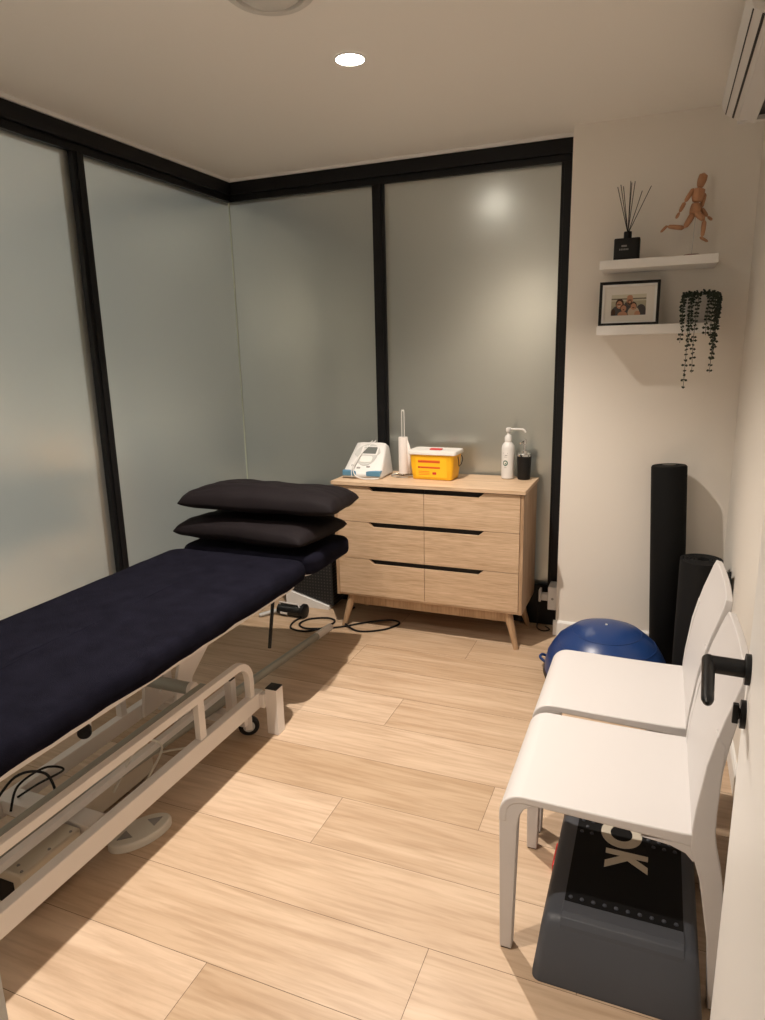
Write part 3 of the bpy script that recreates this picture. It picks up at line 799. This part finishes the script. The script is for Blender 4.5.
for i in range(N):
    bm.faces.new((lo[i], lo[i + 1], lo[n - 2 - i], lo[n - 1 - i])); bm.faces.new((hi[i], hi[i + 1], hi[n - 2 - i], hi[n - 1 - i]))
obj('rolled_mat', bm, M['blackmat'], ym, angle=50)
fl = bmesh.new(); G = []
fpth = spline([(.074, -.045, 0), (.092, -.085, 0), (.101, -.135, 0), (.103, -.185, 0)], 4)
for i, p in enumerate(fpth):
    t = i / (len(fpth) - 1)
    G.append((fl.verts.new((p.x, p.y, .002)), fl.verts.new((p.x, p.y, .585 + .03 * t ** 3))))
for a, b in zip(G, G[1:]): fl.faces.new((a[0], b[0], b[1], a[1]))
fo = obj('loose_end', fl, M['blackmat'], ym); sm = fo.modifiers.new('s', 'SOLIDIFY'); sm.thickness = .009

# ------------------------------------------------------------------ white chairs
def make_chair():
    t = thing('side_chair', 'x', 'chair', (0, 0, 0), group='white moulded chairs')
    W = .216
    RA = .058
    arc = [(-.314 + RA * (1 - math.cos(R(a))), .410 + (RA - .002) * math.sin(R(a))) for a in range(0, 91, 9)]
    top = [(-.3145, .385)] + arc + [(-.20, .4655), (-.12, .464), (-.03, .463), (.05, .463), (.10, .4635), (.134, .4645)]
    tht = [.020] + [.021] * len(arc) + [.021, .022, .024, .027, .030, .033]
    back = [(.1345, .418), (.1293, .435), (.1275, .452), (.128, .48), (.131, .53), (.137, .58), (.1445, .64), (.156, .70), (.171, .76), (.185, .805), (.195, .840), (.201, .862)]
    thb = [.044, .046, .046, .045, .043, .038, .034, .030, .026, .023, .021, .019]
    def slab(curve, th, w0, crown=0.0):
        bm = bmesh.new(); nv = 14; n = len(curve); up_, lo_ = [], []
        for i, (x, z) in enumerate(curve):
            a = Vector(curve[max(0, i - 1)]); b = Vector(curve[min(n - 1, i + 1)]); tg = (b - a).normalized(); nm = Vector((-tg.y, tg.x))
            ru, rl = [], []; w = w0[i] if isinstance(w0, list) else w0
            cw = crown[i] if isinstance(crown, list) else crown
            for j in range(nv + 1):
                q = -1 + 2 * j / nv; y = q * w; c = cw * (1 - q * q)
                ru.append(bm.verts.new((x - nm.x * c, y, z - nm.y * c))); rl.append(bm.verts.new((x - nm.x * (c + th[i]), y, z - nm.y * (c + th[i]))))
            up_.append(ru); lo_.append(rl)
        for i in range(n - 1):
            for j in range(nv):
                bm.faces.new((up_[i][j], up_[i][j + 1], up_[i + 1][j + 1], up_[i + 1][j])); bm.faces.new((lo_[i][j], lo_[i + 1][j], lo_[i + 1][j + 1], lo_[i][j + 1]))
            for j in (0, nv): bm.faces.new((up_[i][j], up_[i + 1][j], lo_[i + 1][j], lo_[i][j]))
        for i in (0, n - 1):
            for j in range(nv): bm.faces.new((up_[i][j], lo_[i][j], lo_[i][j + 1], up_[i][j + 1]))
        return bm
    obj('seat', slab(top, tht, W), M['chair'], t, bevel=.004, seg=3, angle=50)
    bw = [W] * 8 + [W - .001, W - .003, W - .008, W - .024]
    obj('backrest', slab(back, thb, bw, [0, 0, 0, .001, .002, .004, .006, .008, .008, .008, .008, .007]), M['chair'], t, bevel=.003, seg=3, angle=50)
    for sg in (-1, 1):
        lo_y, hi_y = sorted((sg * (W - .0008), sg * (W - .036))); lr, hr = sorted((sg * (W + .0006), sg * (W - .038)))
        fpp = [(-.3138, .405), (-.308, .43), (-.292, .447), (-.262, .4475), (-.215, .446), (-.236, .441), (-.252, .430), (-.262, .411), (-.267, .38), (-.272, .15), (-.275, .004), (-.306, .004), (-.3105, .25)]
        obj('leg', pr(fpp, lo_y, hi_y, 'XZ'), M['chair'], t, bevel=.003, seg=3)
        rp = [(.1600, .72), (.1440, .645), (.1365, .58), (.1304, .53), (.1272, .48), (.1267, .452), (.1288, .425), (.138, .395), (.152, .35), (.181, .18), (.194, .004), (.226, .004), (.222, .12), (.2105, .28), (.197, .37), (.183, .43), (.1755, .48), (.1748, .53), (.1762, .58), (.1780, .645), (.1800, .70)]
        obj('leg', pr(rp, lr, hr, 'XZ'), M['chair'], t, bevel=.003, seg=3)
        gus = [(.129, .44), (.02, .430), (.085, .424), (.118, .412), (.136, .392), (.141, .41)]
        obj('seat_gusset', pr(gus, lo_y, hi_y, 'XZ'), M['chair'], t, bevel=.002)
        for xa, xb in ((-.303, -.278), (.197, .223)):
            ya, yb = sorted((sg * (W - .004), sg * (W - .032))); obj('foot_pad', bx(xa, xb, ya, yb, 0.0, .004), M['blackp'], t, smooth=False)
    return t
c1 = make_chair(); c1.location = (0, 1.713, 0)
c1['label'] = 'white moulded chair nearest the doorway, standing over the dark step platform'
def copy_tree(o, parent=None):
    c = o.copy(); COL.objects.link(c)
    if parent: c.parent = parent
    for ch in list(o.children): copy_tree(ch, c)
    return c
c2 = copy_tree(c1); c2.location = (0, 2.190, 0)
c2['label'] = 'white moulded chair standing next to the blue half-dome and rolled mat'

# ------------------------------------------------------------------ step platform
st = thing('step_platform', 'dark grey aerobic step with black studded top under the near chair', 'exercise step', (0, 0, 0))
def srect(k0, k1, z):
    x0, x1, y0, y1 = -.212 + k0, .182 - k0, 1.432 + k1, 2.13 - k1
    return [(x, y, z) for x, y in rrect(x0, x1, y0, y1, .022)]
body = [srect(.0, 0, .001), srect(0, .0, .010), srect(.008, .030, .075), srect(.013, .048, .120), srect(.017, .056, .134), srect(.024, .064, .143), srect(.036, .076, .148), srect(.05, .09, .149)]
obj('body', rings_solid(bmesh.new(), body), M['dgrey'], st, angle=60)
tx0, tx1, ty0, ty1 = -.150, .134, 1.552, 2.04
pb = pr(rrect(tx0, tx1, ty0, ty1, .004), .1485, .1515, 'XY')
obj('top_mat', pb, M['stepblk'], st, smooth=False)
ed = bmesh.new(); box(ed, tx0 - .002, tx1 + .002, 1.513, ty0 - .001, .1480, .1530)
prism(ed, [(1.513, .1535), (1.497, .1485), (1.487, .135), (1.464, .078), (1.470, .078), (1.495, .135), (1.513, .148)], tx0 - .002, tx1 + .002, 'YZ')
obj('front_panel', ed, M['dgrey'], st, smooth=False, bevel=.002)
def stud(x, y):
    obj('stud', lathe(bmesh.new(), [(.0056, .1513), (.005, .1540), (.003, .1552), (.0, .1555)], (x, y, 0), n=10, cap=False), M['stud'], st)
for i in range(10): stud(tx0 + .014 + i * .0282, ty0 + .016)
for r in range(4):
    for i in range(10):
        x = tx0 + .014 + i * .0282 + (.014 if r % 2 else 0)
        if x < tx1 - .008 and not (-.098 < x < .046): stud(x, 1.835 + r * .026)
def letter(ch, x0, x1, y0, y1):
    b_ = text_bm(ch, .15, offset=.007, depth=.0004)
    us = [v.co.x for v in b_.verts]; vs_ = [v.co.y for v in b_.verts]
    a0, a1, c0, c1_ = min(us), max(us), min(vs_), max(vs_)
    for v in b_.verts:          # reading direction runs towards -y, letter tops point to +x
        u, w_ = (v.co.x - a0) / (a1 - a0), (v.co.y - c0) / (c1_ - c0)
        v.co = Vector((x0 + w_ * (x1 - x0), y1 - u * (y1 - y0), .1521 + v.co.z))
    obj('lettering', b_, M['lettergrey'], st, smooth=False)
letter('O', -.083, .030, 1.800, 1.925); letter('K', -.064, .048, 1.708, 1.788)
obj('riser_pad', bx(-.2145, -.204, 1.80, 1.90, .004, .040), M['red'], st, bevel=.002)

# ------------------------------------------------------------------ treatment couch
tc_ = thing('treatment_couch', 'white framed hydraulic treatment couch covered in a navy fleece sheet', 'treatment couch', (0, 0, 0))
def er(y): return -1.330      # near-side edge of top
def zt(y): return .700         # top surface
def couch_outline(y0, y1, ins_r, ins_l, r, n=7, ny=26):
    """rounded plan outline between y0 and y1, following the slightly skewed edges"""
    pts = []
    base = rrect(-1, 1, 0, 1, .0001, 1)
    out = []
    def P(u, y):
        a = er(y) - ins_r; b = er(y) - .700 + ins_l; return ((a + b) / 2 + u * (a - b) / 2, y)
    w = .36
    for i in range(ny + 1): out.append(P(1, y0 + r + (y1 - y0 - 2 * r) * i / ny))
    for i in range(1, n): a = R(90 * i / n); out.append(P(1 - r / w * (1 - math.cos(a)), y1 - r + r * math.sin(a)))
    for i in range(11): out.append(P((1 - r / w) * (1 - 2 * i / 10), y1))
    for i in range(1, n): a = R(90 * i / n); out.append(P(-1 + r / w * (1 - math.sin(a)), y1 - r + r * math.cos(a)))
    for i in range(ny + 1): out.append(P(-1, y1 - r - (y1 - y0 - 2 * r) * i / ny))
    for i in range(1, n): a = R(90 * i / n); out.append(P(-1 + r / w * (1 - math.cos(a)), y0 + r - r * math.sin(a)))
    for i in range(11): out.append(P((1 - r / w) * (-1 + 2 * i / 10), y0))
    for i in range(1, n): a = R(90 * i / n); out.append(P(1 - r / w * (1 - math.sin(a)), y0 + r - r * math.cos(a)))
    return out
def cover_shell(y0, y1, ins_r, ins_l, r, drop, amp, closed=True, lift=0.0, seed=0):
    o = couch_outline(y0, y1, ins_r, ins_l, r)
    cx = sum(p[0] for p in o) / len(o); cy = (y0 + y1) / 2
    rings = []
    def nz(x, y, s=1.0): return noise.noise(Vector((x * 5 * s + seed, y * 5 * s, seed * .7))) * amp
    def inset(p, dd):
        v = Vector((cx - p[0], (cy - p[1]) * .0)); q = Vector(p)
        # move inward by dd in both axes depending on where the point is
        ux = max(-1, min(1, (p[0] - (cx)) / .36)); uy = max(-1, min(1, (p[1] - cy) / ((y1 - y0) / 2)))
        return (p[0] - dd * math.copysign(abs(ux) ** 3, ux), p[1] - dd * math.copysign(abs(uy) ** 12, uy))
    for dd, dz in ((.016, -drop), (.004, -drop), (-.002, -drop * .75), (-.003, -drop * .5), (.002, -drop * .25), (.010, -drop * .08), (.024, .0)):
        ring = []
        for p in o:
            x, y = inset(p, dd); hem = nz(x, y, 2.0) * (1.6 if dz <= -drop * .9 else .5)
            ring.append((x + nz(y, x, 1.5) * .5, y, zt(y) + lift + dz + hem))
        rings.append(ring)
    for k in (.9, .78, .62, .45, .28, .12, .03):
        ring = []
        for p in o:
            x0_, y0_ = inset(p, .024); cxx = cx
            x = cxx + (x0_ - cxx) * k; y = cy + (y0_ - cy) * (1 if False else (k * .35 + .65 if abs(y0_ - cy) < 10 else k))
            y = cy + (y0_ - cy) * (1 - (1 - k) * .12 - .0)
            x = cx + (x0_ - cxx) * k
            ring.append((x, y, zt(y) + lift + .006 * (1 - k) + nz(x, y) * 1.0))
        rings.append(ring)
    bm = bmesh.new(); V = [[bm.verts.new(p) for p in ring] for ring in rings]
    n = len(o)
    for a, b in zip(V, V[1:]):
        for i in range(n): bm.faces.new((a[i], a[(i + 1) % n], b[(i + 1) % n], b[i]))
    bm.faces.new(V[-1])
    if closed: bm.faces.new(V[0])
    return bm
# upholstered sections (mostly hidden by the cover)
def pad_bm(y0, y1, ins_r, ins_l, r, z0, z1):
    o = couch_outline(y0, y1, ins_r, ins_l, r, ny=8)
    return rings_solid(bmesh.new(), [[(x, y, zt(y) - z0) for x, y in o], [(x, y, zt(y) - z1) for x, y in o]])
obj('main_cushion', pad_bm(.72, 2.41, .022, .022, .07, .082, .012), M['vinyl'], tc_, bevel=.006)
obj('underboard', pad_bm(.74, 2.39, .030, .030, .07, .100, .083), M['metalw'], tc_, bevel=.002)
obj('head_section', pad_bm(2.45, 2.87, .0, .0, .07, .085, .004), M['navy'], tc_, bevel=.025, seg=4)
obj('head_underboard', pad_bm(2.48, 2.84, .05, .05, .06, .100, .086), M['metalw'], tc_)
cov = obj('couch_cover', cover_shell(.70, 2.435, .0, .0, .075, .072, .0050, closed=False), M['navy'])
tag(cov, 'dark navy fleece sheet fitted over the couch top', 'couch cover')
# base frame
bxr, bxl = -1.482, -1.93
fbm = bmesh.new(); box(fbm, bxr - .018, bxr + .018, .70, 2.215, .118, .188)
box(fbm, bxr + .018, -1.44, 2.18, 2.215, .122, .184)
obj('side_bar', fbm, M['metalw'], tc_, smooth=False, bevel=.003)
fbm = bmesh.new(); box(fbm, bxl - .018, bxl + .018, .70, 2.215, .088, .150)
obj('side_bar', fbm, M['metalw'], tc_, smooth=False, bevel=.003)
for yy in (1.365,):
    cbm = bmesh.new(); box(cbm, bxl + .018, bxr - .018, yy - .035, yy + .035, .105, .155)
    obj('cross_bar', cbm, M['metalw'], tc_, smooth=False, bevel=.003)
cbm = bmesh.new(); box(cbm, bxl + .018, bxr - .018, 2.12, 2.17, .055, .095)
obj('cross_bar', cbm, M['metalw'], tc_, smooth=False, bevel=.003)
for x, y, z1 in ((-1.4155, 2.222, .203), (-1.4155, .74, .203), (-1.99, 2.222, .19), (-1.99, .74, .19)):
    f = obj('foot_post', bx(x - .0265, x + .0265, y - .0265, y + .0265, .0, z1), M['metalw'], tc_, smooth=False, bevel=.002)
    obj('post_cap', bx(x - .026, x + .026, y - .026, y + .026, z1, z1 + .004), M['blackp'], f, smooth=False)
lk = bmesh.new(); box(lk, -1.959, bxl - .018, 2.18, 2.215, .10, .14); box(lk, -1.959, bxl - .018, .72, .755, .10, .14); box(lk, bxr + .018, -1.44, .72, .755, .122, .184)
obj('post_link', lk, M['metalw'], tc_, smooth=False)
# upper rail with rounded end
rail = [(bxr, .70, .349), (bxr, 2.06, .349)] + [(bxr, 2.06 + .085 * math.sin(R(a)), .264 + .085 * math.cos(R(a))) for a in range(15, 91, 15)] + [(bxr, 2.145, .186)]
obj('guard_rail', tb(rail, .0145, square=True, up=Vector((1, 0, 0))), M['metalw'], tc_, smooth=False, bevel=.002)
for y in (1.82, .80):
    obj('rail_post', bx(bxr - .012, bxr + .012, y - .018, y + .018, .187, .338), M['metalw'], tc_, smooth=False, bevel=.002)
# inner bar, pipe, castor
ib = bmesh.new(); box(ib, -1.612, -1.588, .75, 2.20, .185, .210)
obj('inner_bar', ib, M['metalw'], tc_, smooth=False, bevel=.002)
f = obj('castor_post', bx(-1.592, -1.558, 2.125, 2.160, .105, .250), M['metalw'], tc_, smooth=False, bevel=.002)
obj('post_cap', bx(-1.591, -1.559, 2.126, 2.159, .250, .254), M['blackp'], f, smooth=False)
obj('foot_rod', tb([(-1.655, .80, .205), (-1.655, 2.2, .108), (-1.652, 3.14, .047)], .019, n=14), M['metalg'], tc_)
obj('rod_end', tb([(-1.652, 3.05, .053), (-1.652, 3.215, .042)], .0205, n=14), M['metalw'], tc_)
CL, CR = (-1.508, 2.160, .0435), (0, 0, R(-55))
w = obj('castor_wheel', lath([(.020, -.011), (.036, -.012), (.043, -.006), (.043, .006), (.036, .012), (.020, .011)], (0, 0, 0), 32, axis='X'), M['blackp'], tc_, loc=CL, rot=CR)
obj('wheel_hub', lath([(.024, -.0125), (.024, .0125)], (0, 0, 0), 24, axis='X'), M['greyp'], w)
fk = bmesh.new(); box(fk, .014, .018, -.014, .014, -.012, .078); box(fk, -.018, -.014, -.014, .014, -.012, .078); box(fk, -.018, .018, -.02, .02, .062, .078)
obj('castor_fork', fk, M['metalw'], tc_, smooth=False, loc=CL, rot=CR)
# lifting arms
for x in (-1.70, -1.86):
    pl = [(1.94, .13), (2.03, .13), (2.06, .28), (2.22, .40), (2.53, .575), (2.50, .598), (2.25, .545), (2.0, .40), (1.965, .30)]
    obj('lift_arm', pr(pl, x - .007, x + .007, 'YZ'), M['metalw'], tc_, smooth=False, bevel=.002)
cy = bmesh.new(); tube(cy, [(-1.88, 1.935, .305), (-1.605, 1.935, .305)], .024, n=18)
c_ = obj('pivot_cylinder', cy, M['metalg'], tc_)
ry = bmesh.new(); lathe(ry, [(.010, .0), (.027, .0), (.028, .004), (.028, .016), (.024, .02), (.010, .02)], (-1.606, 1.935, .305), 24, axis='X', cap=False)
obj('pivot_ring', ry, M['metalw'], c_)
lathe_b = lath([(.010, .002), (.010, .018)], (-1.606, 1.935, .305), 16, axis='X'); obj('pivot_bolt', lathe_b, M['steel'], c_)
# beam up the middle, support post and subframe
bb = bmesh.new(); box(bb, -1.545, -1.517, .70, 1.92, .328, .348)
obj('inner_rail', bb, M['metalg'], tc_, smooth=False, bevel=.003)
for x in (-1.70, -1.86):
    pl = [(.98, .13), (1.06, .13), (.96, .598), (.88, .598)]
    obj('lift_arm', pr(pl, x - .007, x + .007, 'YZ'), M['metalw'], tc_, smooth=False, bevel=.002)
sfm = bmesh.new()
for x in (-1.62, -1.90):
    prism(sfm, [(.85, zt(.85) - .137), (2.24, zt(2.24) - .137), (2.24, zt(2.24) - .101), (.85, zt(.85) - .101)], x - .015, x + .015, 'YZ')
for y in (.95, 2.1):
    box(sfm, -1.885, -1.635, y - .015, y + .015, zt(y) - .134, zt(y) - .104)
obj('top_frame', sfm, M['metalw'], tc_, smooth=False, bevel=.002)
sfm = bmesh.new()
for x in (-1.62, -1.90): prism(sfm, [(2.22, zt(2.22) - .133), (2.80, zt(2.80) - .120), (2.80, zt(2.8) - .101), (2.22, zt(2.22) - .105)], x - .012, x + .012, 'YZ')
obj('head_bracket', sfm, M['metalw'], tc_, smooth=False)
obj('support_post', bx(bxl - .014, bxl + .014, 1.885, 1.915, .150, .598), M['metalw'], tc_, smooth=False, bevel=.002)
kb = bmesh.new(); tube(kb, [(-1.66, 1.475, .420), (-1.625, 1.440, .410)], .021, n=16)
tube(kb, [(-1.66, 1.475, .60), (-1.66, 1.475, .42)], .009, n=8)
k_ = obj('lock_stem', kb, M['metalw'], tc_)
obj('lock_knob', tb([(-1.626, 1.441, .4103), (-1.606, 1.421, .4046)], .0215, n=22), M['blackp'], k_, bevel=.004)
# hanging lever at head end
lv = obj('release_lever', tb([(-1.42, 2.28, .60), (-1.42, 2.26, .55), (-1.425, 2.225, .375)], .0075, n=8), M['blackp'], tc_)
lv.rotation_euler = (0, 0, 0)
# housings on the base
mh = obj('motor_housing', bx(-1.725, -1.565, 1.11, 1.325, .02, .150), M['beige'], tc_, bevel=.006)
ob = bmesh.new(); box(ob, -1.705, -1.60, 1.106, 1.1105, .045, .12); obj('housing_opening', ob, M['blackp'], mh, smooth=False)
for x, y in ((-1.58, 1.30), (-1.58, 1.22), (-1.61, 1.14), (-1.58, 1.125), (-1.715, 1.31)): obj('screw', lathe(bmesh.new(), [(.005, .1502), (.004, .1525), (.0, .1525)], (x, y, 0), n=10, cap=False), M['ink'], mh)
obj('actuator_housing', bx(-1.80, -1.70, 1.44, 1.80, .015, .128), M['beige'], tc_, bevel=.005)
obj('actuator_tube', tb([(-1.77, .70, .10), (-1.77, 1.06, .10)], .03, n=16), M['metalw'], tc_)
cb2 = tb(spline([(-1.60, 1.50, .145), (-1.58, 1.62, .26), (-1.56, 1.70, .20), (-1.60, 1.62, .07), (-1.60, 1.575, .010), (-1.585, 1.56, .008), (-1.572, 1.552, .008)], 8), .004, n=8)
obj('pedal_lead', cb2, M['pedal'], tc_)
obj('motor_lead', tb(spline([(-1.70, 1.46, .128), (-1.68, 1.6, .15), (-1.66, 1.8, .10), (-1.63, 1.98, .03), (-1.58, 2.10, .03), (-1.60, 2.2, .10)], 8), .0045, n=8), M['pedal'], tc_)
obj('motor_lead', tb(spline([(-1.88, 1.25, .155), (-1.84, 1.34, .25), (-1.80, 1.42, .22), (-1.76, 1.42, .13)], 8), .0045, n=8), M['blackp'], tc_)
obj('motor_lead', tb(spline([(-1.87, 1.36, .156), (-1.82, 1.40, .19), (-1.79, 1.48, .20), (-1.84, 1.45, .215), (-1.86, 1.36, .20), (-1.83, 1.30, .155)], 8), .004, n=8), M['blackp'], tc_)
# foot pedal
fpz = thing('foot_pedal', 'oval beige foot switch with two arrow grilles on the floor by the couch', 'foot pedal', (-1.512, 1.508, .0005), R(67))
el = lambda k, z: [(.108 * k * math.cos(2 * PI * i / 40), .058 * (k - .06 * (1 - k)) * math.sin(2 * PI * i / 40), z) for i in range(40)]
obj('shell', rings_solid(bmesh.new(), [el(1, 0), el(1.0, .016), el(.975, .022), el(.90, .026), el(.88, .0255), el(.3, .027)]), M['pedal'], fpz, angle=35)
for s in (-1, 1):
    tri = pr([(s * .080, 0), (s * .038, .022), (s * .038, -.022)], .0262, .0285, 'XY')
    a = obj('arrow_grille', tri, M['ink'], fpz, smooth=False)

# pillows -------------------------------------------------------------
def pillow(name, cx, cy, cz, hw, hd, T, rz, seed, label, tilt=(0, 0), flat=.5, edge=.012):
    nx, ny = 54, 40; bm = bmesh.new(); top, bot = [], []
    for i in range(nx + 1):
        rt, rb = [], []
        u = -1 + 2 * i / nx
        for j in range(ny + 1):
            v = -1 + 2 * j / ny
            cr = 1 - .05 * (u * v) ** 4; x = hw * u * (1 - .04 * (1 - v * v)) * cr; y = hd * v * (1 - .06 * (1 - u * u)) * cr
            prof = ((1 - abs(u) ** 5) * (1 - abs(v) ** 4)); prof = max(0, prof) ** .46
            w1 = noise.noise(Vector((u * 2.4 + seed, v * 2.0, seed))) * .35
            rad = math.atan2(v, u); rr = math.hypot(u, v)
            w2 = math.sin(rad * 13 + seed + 3 * noise.noise(Vector((u * 2, v * 2, seed)))) * .05 * max(0, rr - .5) * prof ** .3
            w3 = noise.noise(Vector((u * 6, v * 7, seed * 2))) * .05
            h = T * (prof * (1 + .25 * w1) + (w2 + w3) * min(1, prof * 3))
            e = edge * .35 * (1 - min(1, prof * 4))
            wob = .010 * noise.noise(Vector((u * 1.6, v * 1.6, seed + 9)))
            rt.append(bm.verts.new((x, y, h + .002 + wob))); rb.append(bm.verts.new((x, y, -h * flat - .002 + wob)))
        top.append(rt); bot.append(rb)
    for i in range(nx):
        for j in range(ny):
            bm.faces.new((top[i][j], top[i + 1][j], top[i + 1][j + 1], top[i][j + 1])); bm.faces.new((bot[i][j], bot[i][j + 1], bot[i + 1][j + 1], bot[i + 1][j]))
    for i in range(nx):
        for j in (0, ny): bm.faces.new((top[i][j], top[i + 1][j], bot[i + 1][j], bot[i][j]))
    for j in range(ny):
        for i in (0, nx): bm.faces.new((top[i][j], top[i][j + 1], bot[i][j + 1], bot[i][j]))
    o = obj(name, bm, M['pillow'], angle=80)
    o.location = (cx, cy, cz); o.rotation_euler = (tilt[0], tilt[1], rz)
    return tag(o, label, 'pillow', 'dark pillows stacked on the couch')
pillow('pillow', -1.700, 2.655, .760, .352, .235, .058, R(-2), 3.1, 'flatter dark pillow at the bottom of the stack on the couch', (R(-2), R(1)), .72)
pillow('pillow', -1.680, 2.725, .876, .386, .235, .074, R(9), 8.7, 'plump dark pillow lying on top of the other pillow', (R(-3), R(2)), .48)

# ------------------------------------------------------------------ dark unit behind the couch head
un = thing('perforated_unit', 'tall black perforated unit on white base between couch head and dresser', 'appliance', (0, 0, 0))
UX0, UX1, UY0, UY1 = -2.12, -1.822, 3.55, 3.72
bb = pr([(UX0, .0), (UX1, .0), (UX1, .024), (UX0, .105)], UY0 - .012, UY1, 'XZ')
obj('white_base', bb, M['trimw'], un, smooth=False, bevel=.002)
bb = pr([(UX1 + .030, .026), (UX1 + .030, .728), (UX0, .728), (UX0, .111)], UY0, UY1, 'XZ')
obj('black_body', bb, M['perf'], un, smooth=False, bevel=.004)
# small device
dv = thing('floor_device', 'small black cylindrical device with white bracket on the floor behind the couch', 'device', (-1.985, 3.385, 0), R(-4))
obj('barrel', lath([(.030, -.10), (.034, -.097), (.034, .06), (.030, .063)], (0, 0, .0355), 24, axis='X'), M['blackp'], dv)
obj('end_wheel', lath([(.035, .066), (.043, .070), (.043, .088), (.036, .092)], (0, 0, .0435), 28, axis='X'), M['blackp'], dv)
bk = bmesh.new(); tube(bk, [(-.085, -.01, .069), (-.085, -.012, .083), (.045, -.012, .083), (.045, -.012, .088), (.056, -.012, .06)], .005, n=8)
obj('bracket', bk, M['white'], dv)
obj('nameplate', bx(-.07, -.02, -.0365, -.034, .018, .030), M['white'], dv, smooth=False)
cd = spline([(-1.90, 3.385, .012), (-1.93, 3.30, .006), (-1.90, 3.205, .006), (-1.80, 3.19, .006), (-1.72, 3.27, .006), (-1.70, 3.37, .006), (-1.76, 3.41, .006), (-1.86, 3.36, .006), (-1.88, 3.27, .007), (-1.80, 3.225, .008), (-1.65, 3.30, .006), (-1.52, 3.42, .006), (-1.40, 3.50, .006), (-1.33, 3.47, .006), (-1.38, 3.36, .006), (-1.50, 3.29, .006), (-1.60, 3.33, .012), (-1.665, 3.42, .009), (-1.688, 3.55, .006), (-1.685, 3.62, .006)], 8)
pc = obj('power_cord', tb(cd, .0055, n=8), M['blackp'], dv); pc.matrix_parent_inverse = (Matrix.Translation(dv.location) @ Matrix.Rotation(R(-4), 4, 'Z')).inverted()
# loose grey bits under the head of the couch
gb = obj('cable_clip', tb([(-2.17, 3.30, .012), (-2.13, 3.34, .02), (-2.10, 3.38, .02)], .012, n=10), M['greyp'])
tag(gb, 'small grey cable connector lying left of the black floor device', 'connector')

# ------------------------------------------------------------------ camera, world
cam = bpy.data.cameras.new('camera'); co = bpy.data.objects.new('camera', cam); COL.objects.link(co)
f_px, pitch, yaw, roll = 681.804184, .228601068, -.388391578, -.0231996981
cy_, sy_, cp_, sp_, cr_, sr_ = math.cos(yaw), math.sin(yaw), math.cos(pitch), math.sin(pitch), math.cos(roll), math.sin(roll)
fwd = Vector((sy_ * cp_, cy_ * cp_, -sp_)); right = Vector((cy_, -sy_, 0)); up = right.cross(fwd)
r2 = right * cr_ + up * sr_; u2 = -right * sr_ + up * cr_
mw = Matrix(((r2.x, u2.x, -fwd.x, 0), (r2.y, u2.y, -fwd.y, 0), (r2.z, u2.z, -fwd.z, 1.55), (0, 0, 0, 1)))
co.matrix_world = mw
cam.sensor_fit = 'VERTICAL'; cam.sensor_height = 24; cam.lens = f_px / 1020 * 24; cam.clip_start = .02
scn.camera = co
wd = bpy.data.worlds.new('world'); scn.world = wd; wd.use_nodes = True
nt = wd.node_tree; bg = nt.nodes['Background']; bg.inputs[0].default_value = (.97, .955, .90, 1)
wtc = nt.nodes.new('ShaderNodeTexCoord'); wsx = nt.nodes.new('ShaderNodeSeparateXYZ'); wmr = nt.nodes.new('ShaderNodeMapRange')
wmr.interpolation_type = 'SMOOTHSTEP'; wmr.inputs[1].default_value = -.95; wmr.inputs[2].default_value = -.35; wmr.inputs[3].default_value = 1.45; wmr.inputs[4].default_value = .16
nt.links.new(wtc.outputs['Generated'], wsx.inputs[0]); nt.links.new(wsx.outputs['X'], wmr.inputs[0]); nt.links.new(wmr.outputs[0], bg.inputs[1])
vs = scn.view_settings; vs.view_transform = 'Standard'; vs.look = 'None'; vs.exposure = .38; vs.gamma = 1; vs.use_curve_mapping = False
